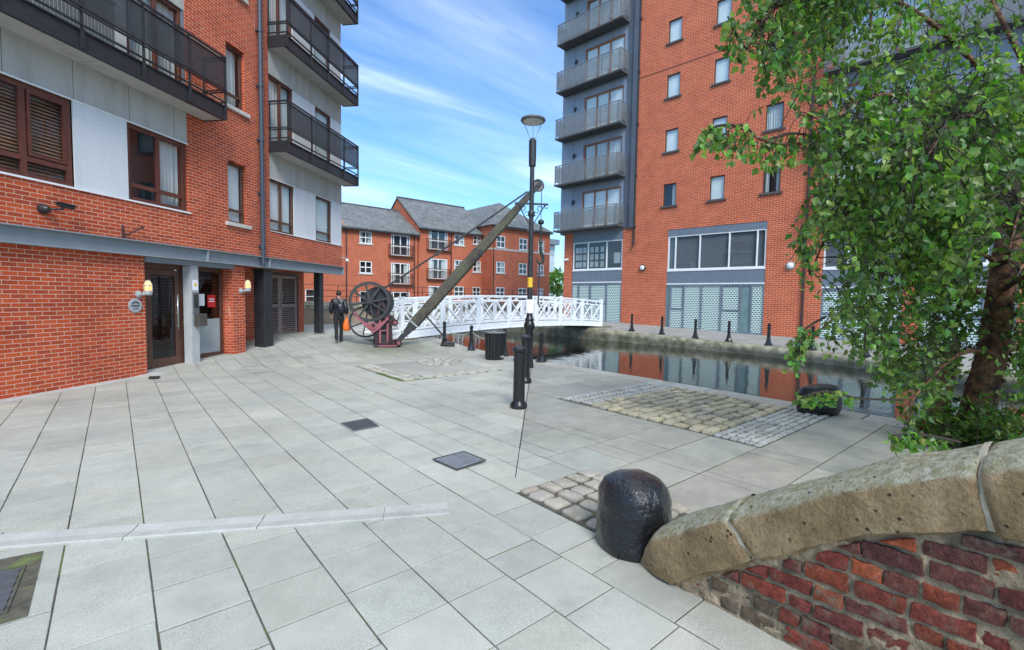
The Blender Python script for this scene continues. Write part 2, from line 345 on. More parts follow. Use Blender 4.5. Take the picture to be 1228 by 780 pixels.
SUN = bpy.data.lights.new('sun', 'SUN'); SUN.energy = 1.5; SUN.angle = R(20); SUN.color = (1, .96, .9)
so = bpy.data.objects.new('sun', SUN); COL.objects.link(so)
sd = Vector((math.sin(SUN_AZ)*math.cos(SUN_EL), math.cos(SUN_AZ)*math.cos(SUN_EL), math.sin(SUN_EL)))
so.rotation_euler = sd.to_track_quat('Z', 'Y').to_euler()
scene.view_settings.view_transform = 'Standard'; scene.view_settings.look = 'None'; scene.view_settings.gamma = 1
scene.view_settings.exposure = 1.12

# ---------------------------------------------------------------- ground levels
def gz(x, y): return .078*min(max(y-12.7, 0), 5)
def qz(x, y): return .03*min(max(y-10.8, 0), 9)
EDGE = 9.35; WATER = -.42
def clip(poly, a, b, c):
    """keeps the part of a polygon where a*x + b*y <= c"""
    out = []
    for i in range(len(poly)):
        p, q = poly[i], poly[(i+1) % len(poly)]
        dp = a*p[0]+b*p[1]-c; dq = a*q[0]+b*q[1]-c
        if dp <= 0: out.append(p)
        if dp*dq < 0:
            k = dp/(dp-dq); out.append((p[0]+(q[0]-p[0])*k, p[1]+(q[1]-p[1])*k))
    return out
def area(p): return abs(sum(p[i][0]*p[(i+1)%len(p)][1]-p[(i+1)%len(p)][0]*p[i][1] for i in range(len(p))))/2
def slab(mb, poly, h=.0, gap=.004, ch=.003, f=gz, drop=.022):
    """one paving slab: chamfered arris, sunk joint, its own slight level"""
    if len(poly) < 3 or area(poly) < .004: return
    cx = sum(p[0] for p in poly)/len(poly); cy = sum(p[1] for p in poly)/len(poly)
    sgn = sum(poly[i][0]*poly[(i+1)%len(poly)][1]-poly[(i+1)%len(poly)][0]*poly[i][1] for i in range(len(poly)))
    if sgn < 0: poly = poly[::-1]
    def inset(d):
        n = len(poly); o = []
        for i in range(n):
            a, b, c = poly[i-1], poly[i], poly[(i+1) % n]
            e1 = Vector((b[0]-a[0], b[1]-a[1])); e2 = Vector((c[0]-b[0], c[1]-b[1]))
            if e1.length < 1e-6 or e2.length < 1e-6: o.append(b); continue
            e1.normalize(); e2.normalize(); n1 = Vector((-e1.y, e1.x)); n2 = Vector((-e2.y, e2.x)); m = n1 + n2
            k = d*2/max(m.dot(m), .35)
            o.append((b[0]+m.x*k, b[1]+m.y*k))
        return o
    tx, ty = rnd.uniform(-.003, .003), rnd.uniform(-.003, .003)
    zt = lambda p, e: f(p[0], p[1]) + h + e + tx*(p[0]-cx) + ty*(p[1]-cy)
    A, B = inset(gap), inset(gap+ch); n = len(A)
    vs = [(p[0], p[1], zt(p, -drop)) for p in A] + [(p[0], p[1], zt(p, -ch*.8)) for p in A] + [(p[0], p[1], zt(p, 0)) for p in B]
    fs = []
    for r in (0, 1):
        fs += [(r*n+i, r*n+(i+1) % n, (r+1)*n+(i+1) % n, (r+1)*n+i) for i in range(n)]
    fs.append(tuple(2*n+i for i in range(n)))
    mb.add(vs, fs)
def stone(mb, cx, cy, lx, ly, ang, h, z0, round_=.3, top=.82):
    """one worn sett: uneven outline, domed top"""
    n = 10; ca, sa = math.cos(ang), math.sin(ang); rings = []
    jit = [rnd.uniform(.88, 1.06) for _ in range(n)]
    for k, (sc, z) in enumerate(((1, -.05), (1, h*.45), (.93, h*.85), (top*.8, h*1.05))):
        ring = []
        for i in range(n):
            a = 2*math.pi*(i+.5)/n; c, s_ = math.cos(a), math.sin(a)
            px = math.copysign(abs(c)**round_, c)*lx/2*sc*jit[i]; py = math.copysign(abs(s_)**round_, s_)*ly/2*sc*jit[i]
            ring.append((cx+px*ca-py*sa, cy+px*sa+py*ca, z0+z+(rnd.uniform(-.004,.004) if k > 1 else 0)))
        rings.append(ring)
    vs = [p for r in rings for p in r] + [(cx, cy, z0+h*1.12)]
    fs = [(r*n+i, r*n+(i+1) % n, (r+1)*n+(i+1) % n, (r+1)*n+i) for r in range(3) for i in range(n)]
    fs += [(3*n+i, 3*n+(i+1) % n, 4*n) for i in range(n)]
    mb.add(vs, fs)
def grey(base, v=.08, warm=.0):
    k = 1 + rnd.uniform(-v, v); w_ = rnd.uniform(-warm, warm)
    return (base[0]*k*(1+w_), base[1]*k, base[2]*k*(1-w_))

# sheets under everything
MB().box(-400, 400, 45.9, 600, -3, -.5).build('ground', MT['earth'])['kind'] = 'structure'
def water_mat():
    m, t, b = nt('still_canal_water'); tc = N(t, 'ShaderNodeTexCoord')
    b.inputs['Base Color'].default_value = (.012,.016,.012,1); b.inputs['Roughness'].default_value = .02; b.inputs['IOR'].default_value = 1.36
    b.inputs['Specular IOR Level'].default_value = .9
    mp = N(t, 'ShaderNodeMapping'); mp.inputs['Scale'].default_value = (1, .5, 1); t.links.new(tc.outputs['Object'], mp.inputs[0])
    n = noise_tex(t, mp.outputs[0], 3.2, 3, .5); bump(t, b, n.outputs[0], .16, .05); return m
MB().quad((-60,-80,WATER), (80,-80,WATER), (80,46,WATER), (-60,46,WATER)).build('canal_water', water_mat())['kind'] = 'structure'
# the near quay: bed of the joints, then slabs
QX0, QY0, QY1 = -16, -14, 23.2
mb = MB(); xs = [QX0, EDGE-.02]; ys = [QY0, 12.7, 17.7, QY1]
for i in range(3):
    a, b = ys[i], ys[i+1]
    mb.quad((QX0,a,gz(0,a)-.0065), (EDGE-.03,a,gz(0,a)-.0065), (EDGE-.03,b,gz(0,b)-.0065), (QX0,b,gz(0,b)-.0065))
    mb.quad((EDGE-.03,a,-2), (EDGE-.03,b,-2), (EDGE-.03,b,gz(0,b)-.0065), (EDGE-.03,a,gz(0,a)-.0065))
mb.quad((QX0,QY1,-2),(EDGE-.03,QY1,-2),(EDGE-.03,QY1,gz(0,QY1)-.0065),(QX0,QY1,gz(0,QY1)-.0065))
mb.build('quay_ground', MT['joint'], fixn=False)['kind'] = 'structure'
PX = 3.67; P0 = (3.03, 3.52); P1 = (8.31, 9.09)
da, db = P1[1]-P0[1], -(P1[0]-P0[0]); dc = da*P0[0]+db*P0[1]     # da*x+db*y<=dc : left of the drain line
STRIP_A, STRIP_B = (-.68-4, 4.93+2.25), (2.14, 3.33)
patches = [(2.80, PX, 1.95, 3.24), (6.05, 8.72, 2.42, 5.92), (4.62, 7.30, 9.02, 11.62)]
def minus_rect(poly, r):
    x0, x1, y0, y1 = r
    out = [clip(poly, 1, 0, x0), clip(poly, -1, 0, -x1)]
    mid = clip(clip(poly, -1, 0, -x0), 1, 0, x1)
    if len(mid) > 2: out += [clip(mid, 0, 1, y0), clip(mid, 0, -1, -y1)]
    return [p for p in out if len(p) > 2 and area(p) > .003]
def lay(mb, poly, **kw):
    ps = [poly]
    for r in patches:
        ps = [q for p in ps for q in minus_rect(p, r)]
    for p in ps: slab(mb, p, **kw)
W_ = .444; mb = MB()
k0 = int((QX0-.132)/W_)-1
for k in range(k0, 24):
    x0 = .132 + k*W_; x1 = x0 + W_
    if x0 > EDGE-.55: break
    y = QY0 + rnd.uniform(0, .4) + (k % 2)*.22
    while y < QY1:
        L_ = rnd.choice((.45,.45,.45,.45,.30,.60)); y1 = min(y+L_, QY1)
        if y1 - y < .06: break
        base = (.412,.408,.35)
        if rnd.random() < .05: base = (.45,.443,.375)
        if rnd.random() < .05: base = (.35,.352,.31)
        mb.col = grey(base, .06, .014)
        poly = [(x0,y),(min(x1,EDGE-.55),y),(min(x1,EDGE-.55),y1),(x0,y1)]
        hh = rnd.uniform(-.0018, .0018)
        A1 = clip(poly, 1, 0, PX); A2 = clip(clip(poly, -1, 0, -PX), da, db, dc)
        for p in (A1, A2):
            if len(p) > 2: lay(mb, p, h=hh, gap=.0042 if rnd.random() < .7 else .006)
        y = y1
mb.build('granite_paving', MT['granite'], fixn=False)['kind'] = 'structure'
mb = MB(); y = QY0
while y < QY1:
    H_ = rnd.choice((.62,.78,.9,.7)); x = PX - rnd.uniform(0, .9)
    while x < EDGE-.5:
        L_ = rnd.uniform(.75, 1.5)
        base = rnd.choice(((.335,.335,.28), (.35,.35,.295), (.37,.368,.305), (.345,.325,.275), (.325,.325,.275), (.39,.388,.325)))
        mb.col = grey(base, .07, .02)
        poly = clip([(x,y),(min(x+L_,EDGE-.5),y),(min(x+L_,EDGE-.5),y+H_),(x,y+H_)], -1, 0, -PX) if x < EDGE-.5 else []
        poly = clip(poly, -da, -db, -dc) if len(poly) > 2 else []
        if len(poly) > 2: lay(mb, poly, h=rnd.uniform(-.002,.002), gap=.0075)
        x += L_
    y += H_
mb.build('sandstone_paving', MT['flag'], fixn=False)['kind'] = 'structure'
mb = MB(); y = QY0
while y < 23.2:
    L_ = rnd.uniform(.9, 1.6); mb.col = grey((.40,.385,.335), .1, .02)
    x0 = EDGE-.55+.012
    for (f0, f1, hh) in ((0, L_, 0),):
        slab(mb, [(x0,y),(EDGE+rnd.uniform(-.02,.03),y),(EDGE+rnd.uniform(-.02,.03),y+L_),(x0,y+L_)], h=.004+rnd.uniform(-.004,.006), gap=.006, ch=.02, drop=.34)
    y += L_
mb.build('quay_coping', MT['coping'], fixn=False)['kind'] = 'structure'
# wall under the coping
MB().box(EDGE-.05, EDGE-.025, QY0, 23.2, -2, -.1).build('quay_wall', MT['bankstone'])['kind'] = 'structure'

# drain line cut through the paving
mb = MB(); d = Vector((P1[0]-P0[0], P1[1]-P0[1], 0)).normalized()
mb.beam((P0[0],P0[1],-.004), (P1[0],P1[1],-.004), .009, .012)
mb.build('paving_drain_slot', MT['black_m'])['kind'] = 'structure'

# raised dished channel stones across the court
mb = MB(); a = Vector((-4.7, 7.0, 0)); b = Vector((2.13, 3.33, 0)); d = (b-a).normalized(); nrm = Vector((-d.y, d.x, 0)); tot = (b-a).length
prof = [(-.125,-.02),(-.125,.010),(-.112,.016),(-.06,.012),(0,.007),(.06,.012),(.112,.016),(.125,.010),(.125,-.02)]
x = 0
while x < tot-.05:
    L_ = min(rnd.uniform(.88,.95), tot-x); mb.col = grey((.45,.445,.40), .05, .01)
    p = a + d*(x+.004); q = a + d*(x+L_-.004); n = len(prof)
    vs = [(e + nrm*u*(1.12 if x < 4 else .9)) + Vector((0,0,z)) for e in (p, q) for u, z in prof]
    mb.add(vs, [(i, i+1, n+i+1, n+i) for i in range(n-1)] + [tuple(range(n)), tuple(range(2*n-1, n-1, -1))])
    x += L_
mb.build('channel_stones', MT['granite'], fixn=True)['kind'] = 'structure'

# sett patches: bed plus stones
def patch(name, rect, rows, base, bedz=-.003, ang=0):
    x0, x1, y0, y1 = rect
    MB().quad((x0,y0,gz(x0,y0)+bedz),(x1,y0,gz(x1,y0)+bedz),(x1,y1,gz(x1,y1)+bedz),(x0,y1,gz(x0,y1)+bedz)).build(name+'_bed', MT['sett_bed'], fixn=False)['kind'] = 'structure'
    mb = MB(); rows(mb); mb.build(name, MT['sett'], smooth=True, auto=50)['kind'] = 'structure'
def rows_big(mb):
    x0, x1, y0, y1 = patches[1]
    y = y1 - .02                      # dark narrow border of setts on edge at the far end
    for r in range(3):
        x = x0 + rnd.uniform(0,.1)
        while x < x1:
            L_ = rnd.uniform(.09,.14); mb.col = grey((.42,.41,.37), .12, .03); stone(mb, x+L_/2, y-.11, L_*.74, .18, rnd.uniform(-.08,.08), .026, 0, .3); x += L_
        y -= .23
    yb = y0 + .78; yy = y
    while yy > yb:
        hgt = rnd.uniform(.17,.22); x = x0 + .02
        while x < x1-.04:
            L_ = min(rnd.uniform(.20,.36), x1-x); mb.col = grey(rnd.choice(((.47,.41,.265),(.42,.37,.25),(.50,.44,.30),(.37,.335,.245))), .1, .03)
            stone(mb, x+L_/2, yy-hgt/2+rnd.uniform(-.015,.015), L_*.88, hgt*.82, rnd.uniform(-.07,.07), rnd.uniform(.024,.05), 0, .27); x += L_
        yy -= hgt
    while yy > y0+.03:
        hgt = min(rnd.uniform(.10,.13), yy-y0); x = x0 + .02
        while x < x1-.04:
            L_ = min(rnd.uniform(.10,.17), x1-x); mb.col = grey((.41,.41,.375), .2, .03)
            stone(mb, x+L_/2, yy-hgt/2, L_*.84, hgt*.8, rnd.uniform(-.12,.12), rnd.uniform(.014,.026), 0, .3); x += L_
        yy -= hgt
def rows_small(mb):
    x0, x1, y0, y1 = patches[0]; x = x0 + .02
    while x < x1-.05:
        wd = rnd.uniform(.17,.23); y = y0 + rnd.uniform(0,.1)
        while y < y1-.06:
            L_ = min(rnd.uniform(.20,.32), y1-y); mb.col = grey(rnd.choice(((.38,.335,.27),(.34,.305,.25),(.40,.355,.29))), .1, .04)
            stone(mb, x+wd/2, y+L_/2, wd*.86, L_*.88, rnd.uniform(-.1,.1), rnd.uniform(.02,.035), -.006, .33); y += L_
        x += wd
def rows_far(mb):
    x0, x1, y0, y1 = patches[2]
    for r in range(2):
        x = x0 + .03
        while x < x1-.08:
            L_ = rnd.uniform(.2,.38); mb.col = grey((.42,.40,.33), .12, .03); stone(mb, x+L_/2, y0+.12+r*.21, L_*.92, .19, rnd.uniform(-.05,.05), .022, gz(x,y0), .3); x += L_
    for r in range(2):
        y = y0 + .48
        while y < y1-.1:
            L_ = rnd.uniform(.2,.38); mb.col = grey((.42,.40,.33), .12, .03); stone(mb, x0+.13+r*.22, y+L_/2, .2, L_*.92, rnd.uniform(-.05,.05), .022, gz(x0,y), .3); y += L_
    # concrete infill sheet with a ring of cobbles
    cx, cy = 6.85, 11.1
    mb.col = (.36,.35,.31); slab(mb, [(x0+.5,y0+.5),(x1,y0+.5),(x1,y1),(x0+.5,y1)], h=.006, ch=.01)
    for rr, nn, sz in ((.16,5,.15),(.38,11,.17),(.6,17,.18)):
        for k in range(nn):
            a = 2*math.pi*k/nn + rr; mb.col = grey((.38,.36,.31), .15, .03)
            stone(mb, cx+rr*math.cos(a), cy+rr*math.sin(a), sz, sz*1.1, a, .03, .004, .5)
patch('worn_cobbles', patches[1], rows_big, None); patch('small_setts', patches[0], rows_small, None); patch('cobbled_panel', patches[2], rows_far, None)

mb = MB()          # moss and fine grass grown along the sunk edge of the cobbled panel and the cover
for (xa, ya, xb, yb, n_) in ((4.56,9.05,4.66,10.3,900), (4.62,9.0,5.3,9.06,240), (.0,0,0,0,0)):
    for i in range(n_):
        u = rnd.random(); p = Vector((xa+(xb-xa)*rnd.random(), ya+(yb-ya)*u, gz(xa,ya)-.005)); h = rnd.uniform(.012,.04); d = Vector((rnd.gauss(0,.5), rnd.gauss(0,.5), 1)).normalized()*h; s_ = Vector((rnd.uniform(-1,1), rnd.uniform(-1,1), 0)).normalized()*.006
        mb.col = rnd.choice(((.10,.17,.03),(.14,.22,.04),(.08,.13,.03))); mb.add([p-s_, p+s_, p+d], [(0,1,2)])
mb.build('joint_grass', attr_mat('joint_grass_blade', .7), fixn=False)['kind'] = 'stuff'

# pale edging along the foot of the left building
dL = Vector((math.sin(R(49)), math.cos(R(49)), 0)); nL = Vector((math.cos(R(49)), -math.sin(R(49)), 0)); D0 = -9.378
mb = MB()
for i in range(14):
    s0 = 2 + i*.5; mb.col = grey((.46,.46,.43), .06, .01)
    p = [dL*s + nL*(D0+o) for s, o in ((s0,-.05),(s0+.5,-.05),(s0+.5,.26),(s0,.26))]
    slab(mb, [(q.x,q.y) for q in p], h=.012, gap=.002)
mb.build('wall_edging', MT['granite'], fixn=False)['kind'] = 'structure'

# the far bank
far = [(19.2,41.2),(19.5,30),(19.75,17.2),(20.15,14.6),(20.25,12),(20.25,9.7),(20.0,7.7),(19.5,5.3),(18.4,2.6),(16.8,-.6),(14.6,-4),(11.6,-8),(8,-12),(2,-18)]
# smooth it
def chaikin(p):
    o = [p[0]]
    for a, b in zip(p, p[1:]): o += [(a[0]*.75+b[0]*.25, a[1]*.75+b[1]*.25), (a[0]*.25+b[0]*.75, a[1]*.25+b[1]*.75)]
    return o + [p[-1]]
far = chaikin(chaikin(far))
prof = [(0.02,-1.6),(0,-.42),(-.05,-.28),(-.06,-.16),(-.02,-.06),(.07,.0),(.22,.02),(.45,.012),(.5,-.05)]
vs = []; n = len(prof)
for i, (x, y) in enumerate(far):
    a = Vector(far[max(i-1,0)]); b = Vector(far[min(i+1,len(far)-1)]); d = (b-a).normalized(); nv = Vector((-d.y, d.x))
    if nv.x < 0: nv = -nv
    for u, z in prof:
        wob = noise.noise(Vector((x*1.3, y*1.3, z*3)))*.03 if -.4 < z else 0
        vs.append((x+nv.x*(u+wob), y+nv.y*(u+wob), qz(x,y)*(1 if z > -.5 else 0)+z+wob*.4))
mb = MB(); mb.add(vs, [(i*n+k, i*n+k+1, (i+1)*n+k+1, (i+1)*n+k) for i in range(len(far)-1) for k in range(n-1)])
mb.build('far_quay_coping', MT['far_cop'], smooth=True, auto=60, fixn=False)['kind'] = 'structure'
mb = MB(); vs = []
for i, (x, y) in enumerate(far):
    a = Vector(far[max(i-1,0)]); b = Vector(far[min(i+1,len(far)-1)]); d = (b-a).normalized(); nv = Vector((-d.y, d.x))
    if nv.x < 0: nv = -nv
    p = (x+nv.x*.46, y+nv.y*.46); vs += [(p[0], p[1], qz(*p)+.0), (60, y, qz(60,y))]
mb.add(vs, [(2*i, 2*i+1, 2*i+3, 2*i+2) for i in range(len(far)-1)])
mb.build('towpath', MT['tow'], fixn=False)['kind'] = 'structure'
# bank beyond the basin
MB().box(-60, 80, 41.2, 46, -2, 1.15).build('basin_bank', MT['bankstone'])['kind'] = 'structure'
# ---------------------------------------------------------------- facade tools
class Fac:
    """walls of one building: s along the face, o outward, z up"""
    def __init__(f, root, sg): f.root = root; f.sg = sg
    def box(f, mb, s0, s1, o0, o1, z0, z1):
        a, b = sorted((f.sg*o0, f.sg*o1)); return mb.box(s0, s1, a, b, z0, z1)
    def p(f, s, o, z): return (s, f.sg*o, z)
    def wall(f, mb, s0, s1, z0, z1, holes=(), o=0, depth=.14):
        ss = sorted({s0, s1, *[min(max(h[i], s0), s1) for h in holes for i in (0, 1)]})
        zz = sorted({z0, z1, *[min(max(h[i], z0), z1) for h in holes for i in (2, 3)]})
        for a, b in zip(ss, ss[1:]):
            for c, d in zip(zz, zz[1:]):
                m, k = (a+b)/2, (c+d)/2
                if any(h[0] < m < h[1] and h[2] < k < h[3] for h in holes): continue
                mb.quad(f.p(a,o,c), f.p(b,o,c), f.p(b,o,d), f.p(a,o,d))
        for h in holes:
            a, b, c, d = h[:4]
            mb.quad(f.p(a,o,c), f.p(a,o,d), f.p(a,o-depth,d), f.p(a,o-depth,c)); mb.quad(f.p(b,o,c), f.p(b,o,d), f.p(b,o-depth,d), f.p(b,o-depth,c))
            mb.quad(f.p(a,o,d), f.p(b,o,d), f.p(b,o-depth,d), f.p(a,o-depth,d)); mb.quad(f.p(a,o,c), f.p(b,o,c), f.p(b,o-depth,c), f.p(a,o-depth,c))
    def window(f, s0, s1, z0, z1, o=-.06, fw=.06, fmat='wood', mull=(), trans=(), inner='dark', sill=None, name='window', glass='glass', dp=.07, bars=(), parent=None, casement=()):
        """frame (a part) with its pane and what hangs behind it as sub-parts"""
        mb = MB()
        f.box(mb, s0, s0+fw, o-dp, o, z0, z1); f.box(mb, s1-fw, s1, o-dp, o, z0, z1)
        f.box(mb, s0+fw, s1-fw, o-dp, o-.001, z0, z0+fw); f.box(mb, s0+fw, s1-fw, o-dp, o-.001, z1-fw, z1)
        for m in mull: f.box(mb, m-fw*.5, m+fw*.5, o-dp, o-.002, z0+fw, z1-fw)
        for z, a, b in trans: f.box(mb, a+.001, b-.001, o-dp, o-.003, z-fw*.5, z+fw*.5)
        for a, b, c, d in casement:
            k = .045
            f.box(mb, a, a+k, o-.03, o+.012, c, d); f.box(mb, b-k, b, o-.03, o+.012, c, d); f.box(mb, a+k, b-k, o-.03, o+.011, c, c+k); f.box(mb, a+k, b-k, o-.03, o+.011, d-k, d)
        for b0 in bars: f.box(mb, *b0[:2], o-dp*.6, o-.004, *b0[2:])
        w_ = mb.build(name, MT[fmat], parent or f.root)
        g = MB(); y_ = o-dp*.55; g.quad(f.p(s0+fw*.6,y_,z0+fw*.6), f.p(s1-fw*.6,y_,z0+fw*.6), f.p(s1-fw*.6,y_,z1-fw*.6), f.p(s0+fw*.6,y_,z1-fw*.6)); g.build('pane', MT[glass], w_)
        i0, i1, y0, y1 = s0+fw*.7, s1-fw*.7, z0+fw*.7, z1-fw*.7
        if inner == 'blind':
            b = MB(); f.box(b, i0, i1, o-dp-.05, o-dp-.04, y0, y1); b.build('blind', MT['blind'], w_)
        elif inner and inner.startswith('curtain'):
            fr = {'curtain': ((0,1),), 'curtain_r': ((.55,1),), 'curtain_l': ((0,.4),), 'curtain_b': ((0,.28),(.72,1))}[inner]
            for a, c in fr:
                b = MB(); A = i0+(i1-i0)*a; C = i0+(i1-i0)*c; nn = max(8, int((C-A)/.02)); pv = []
                for k in range(nn+1):
                    s = A+(C-A)*k/nn; yy = o-dp-.09+.028*math.sin(k*1.15+math.sin(k*.37)*1.5); pv += [f.p(s,yy,y0), f.p(s,yy,y1)]
                b.add(pv, [(2*k, 2*k+2, 2*k+3, 2*k+1) for k in range(nn)]); b.build('curtain', MT['curtain'], w_, smooth=True)
        elif inner in ('slat', 'grey_slat'):
            b = MB(); st = .06 if inner == 'slat' else .05; z = y0
            while z < y1:
                b.add([f.p(i0,o-dp-.03,z), f.p(i1,o-dp-.03,z), f.p(i1,o-dp-.065,z+st*.72), f.p(i0,o-dp-.065,z+st*.72)], [(0,1,2,3)]); z += st
            b.build('blind', MT[inner], w_)
        if sill:
            b = MB(); sm, ov, th, pr = sill; f.box(b, s0-ov, s1+ov, o-.02, pr, z0-th, z0); b.build('sill', MT[sm], w_, bevel=.008)
        return w_

# ---------------------------------------------------------------- left apartment building
org = nL*D0
LB = thing('apartment_building', 'red brick apartment block with pale panels, black balconies and a steel beam above its entrance', 'building', (org.x, org.y, 0), R(41))
F = Fac(LB, -1)
S0, S1, ZT = 2.0, 17.12, 15.2
PIT = 3.03
mb = MB()
# ground floor brick, then the strip above the beam
F.wall(mb, S0, 8.82, -.05, 2.552, o=0)
F.box(mb, 8.70, 8.82, -.001, -.9, -.05, 2.55)
F.wall(mb, S0, S1, 2.86, 3.655, o=.0)
holes = [(11.27, 11.95, 3.66+PIT*k, 5.27+PIT*k) for k in range(4)]
F.wall(mb, 10.02, 12.92, 3.655, ZT, holes, o=0, depth=.16)
for z in (2.86,): F.box(mb, S1-.25, S1, -.002, -9, z, 3.655)
for s in (10.02, 12.92): F.box(mb, s-(.0 if s < 11 else .0), s+.001, -.001, -.3, 3.655, ZT)
mb.build('wall', MT['brick_l'], LB)
mb = MB(); F.box(mb, S0, S1-.3, -.55, -9, 2.75, ZT-.2); F.box(mb, S0, 8.7, -.3, -8, -.5, 2.6); F.box(mb, 8.7, 11.34, -1.9, -8, -.5, 2.6); mb.build('room_interior', MT['interior'], LB)
mb = MB(); F.box(mb, S1-.3, S1-.002, -.06, -9, 3.655, ZT); F.box(mb, S0, S1, .0, -9.1, ZT, ZT+.3); F.box(mb, S0, S1, -9, -9.1, 0, ZT); mb.build('end_wall', MT['panel_l'], LB)
# soffit over the undercroft
mb = MB(); F.box(mb, 8.9, S1-.02, -.12, -6, 2.62, 2.74); mb.build('undercroft_ceiling', MT['concrete'], LB)
# steel beam: web and flanges
mb = MB(); F.box(mb, S0, 17.02, .02, .045, 2.56, 2.84)
F.box(mb, S0, 17.02, .0, .15, 2.835, 2.86); F.box(mb, S0, 17.02, .0, .15, 2.548, 2.572)
for s in (10.42, 12.72, 16.98): F.box(mb, s-.012, s+.012, .046, .14, 2.574, 2.833)
F.box(mb, 10.30, 10.54, .046, .056, 2.6, 2.81)
for ds in (-.07, .07):
    for z in (2.65, 2.76): mb.lathe(F.p(10.42+ds,.056,z), [(.016,0),(.016,.014),(.01,.018)], 8, (0,-1,0))
mb.build('steel_beam', MT['beam'], LB, bevel=.004)
# panels: fascia bands and infill panels per storey
def band(s0, s1, z0, z1, m, name, o=-.03):
    b = MB(); F.box(b, s0, s1, o-.03, o, z0, z1); return b.build(name, MT[m], LB)
for k in range(4):
    zz = PIT*k
    band(S0, 10.02, 5.27+zz, 6.0+zz, 'fascia', 'fascia_board', -.02); band(12.92, S1, 5.22+zz, 6.0+zz, 'fascia', 'fascia_board', -.02)
    if k == 0:
        band(7.50, 8.53, 3.70, 5.262, 'panel_l', 'grey_panel', -.012)
        band(14.14, 15.38, 3.67, 5.215, 'panel_l', 'grey_panel'); band(16.40, S1-.001, 3.67, 5.215, 'panel_l', 'grey_panel')
        F.window(5.2, 7.49, 3.69, 5.26, fw=.085, mull=(6.735,), trans=((4.02, 5.28, 7.41),), inner='slat', casement=((6.80, 7.40, 4.08, 5.17),), glass='glass')
        F.window(8.54, 9.99, 3.69, 5.26, fw=.085, mull=(9.28,), trans=((4.02, 8.62, 9.91),), inner='curtain_r', glass='glass', casement=())
        F.window(12.94, 14.13, 3.68, 5.21, fw=.06, fmat='wood_dk', mull=(13.53,), trans=((4.0, 13.0, 14.07),), inner='blind', glass='glass_sky')
        F.window(15.39, 16.39, 3.68, 5.21, fw=.06, fmat='wood_dk', trans=((4.0, 15.45, 16.33),), inner='blind', glass='glass_sky')
        b = MB(); F.box(b, S0, 10.04, -.03, .035, 3.655, 3.688); F.box(b, 12.9, S1, -.03, .03, 3.655, 3.672); F.box(b, S0, 10.02, -.03, .012, 5.262, 5.284); F.box(b, 12.92, S1, -.03, .012, 5.215, 5.232); b.build('flashing', MT['white'], LB)
    else:
        band(S0, 8.6, 6.0+zz-PIT, 8.3+zz-PIT, 'panel_l', 'grey_panel'); band(9.96, 10.02, 6.0+zz-PIT, 8.3+zz-PIT, 'grey_mid', 'grey_panel')
        band(S0, 8.6, 8.3+zz-PIT, 8.3+zz-PIT+.001, 'panel_l', 'grey_panel') if False else None
        F.window(8.6, 9.96, 6.05+zz-PIT, 8.295+zz-PIT, fw=.08, mull=(9.3,), inner='curtain', glass='glass', name='balcony_door')
        band(14.14, 15.38, 6.0+zz-PIT, 8.25+zz-PIT, 'panel_l', 'grey_panel'); band(16.40, S1-.001, 6.0+zz-PIT, 8.25+zz-PIT, 'panel_l', 'grey_panel')
        F.window(12.94, 14.13, 6.05+zz-PIT, 8.25+zz-PIT, fw=.07, mull=(13.53,), inner='curtain', glass='glass_sky', name='balcony_door')
        F.window(15.39, 16.39, 6.05+zz-PIT, 8.25+zz-PIT, fw=.07, inner='blind', glass='glass_sky')
    if True:
        F.window(11.28, 11.94, 3.67+zz, 5.26+zz, o=-.09, fw=.06, fmat='wood_dk', trans=((4.02+zz, 11.34, 11.88),), inner=('blind', 'curtain', 'blind', 'blind')[k], glass='glass', sill=('sill_s', .12, .1, .07))
# balconies
def balcony_left(s0, s1, zb, posts, O=.62, name='balcony'):
    b = MB(); F.box(b, s0+.03, s1-.03, .0, O-.05, zb, zb+.06); base = b.build(name, MT['concrete'], LB)
    b = MB()
    # steel channel edge all round
    for z0, z1, e in ((zb-.02, zb+.005, .0), (zb+.3, zb+.325, .0)):
        F.box(b, s0, s1, O-.09, O+e, z0, z1)
    F.box(b, s0, s1, O-.055, O-.035, zb+.005, zb+.3)
    for s in (s0, s1-.02): F.box(b, s, s+.02, .0, O-.056, zb-.018, zb+.32)
    b.build('edge_channel', MT['black_m'], base)
    b = MB()
    for s in posts:
        F.box(b, s-.03, s+.03, O-.028, O+.012, zb+.0, zb+.34); F.box(b, s-.012, s+.012, O-.03, O+.02, zb+.34, zb+1.45)
    for z, r in ((zb+1.455, .024), (zb+1.38, .012), (zb+.70, .012), (zb+.645, .014), (zb+.40, .014)):
        F.box(b, s0, s1, O-.022, O+.022, z-r, z+r)
        for s in (s0+.02, s1-.02): F.box(b, s-.018, s+.018, .0, O-.023, z-r, z+r)
    for s in (s0+.02, s1-.02): F.box(b, s-.012, s+.012, .02, .05, zb+.3, zb+1.45)
    b.build('railing', MT['black_m'], base)
    ps = sorted(posts)
    for a, c in zip(ps, ps[1:]):
        b = MB(); F.box(b, a+.03, c-.03, O-.012, O-.004, zb+.72, zb+1.37); b.build('mesh_screen', MT['screen'], base)
    return base
balcony_left(2.2, 10.52, 5.99, [2.25, 3.4, 4.6, 5.95, 7.2, 8.36, 9.46, 10.5])
for k in range(4): balcony_left(12.9, 17.22, 5.96+2.99*k, [12.93, 14.14, 15.17, 16.17, 17.2])
# slatted bench-like screen and stored things seen through the first balcony's rails
b = MB()
for i in range(26): F.box(b, 6.45+i*.062, 6.45+i*.062+.03, .3, .33, 6.42, 7.25)
F.box(b, 6.4, 8.1, .29, .34, 7.25, 7.3); b.build('slatted_panel', MT['galv'], LB)
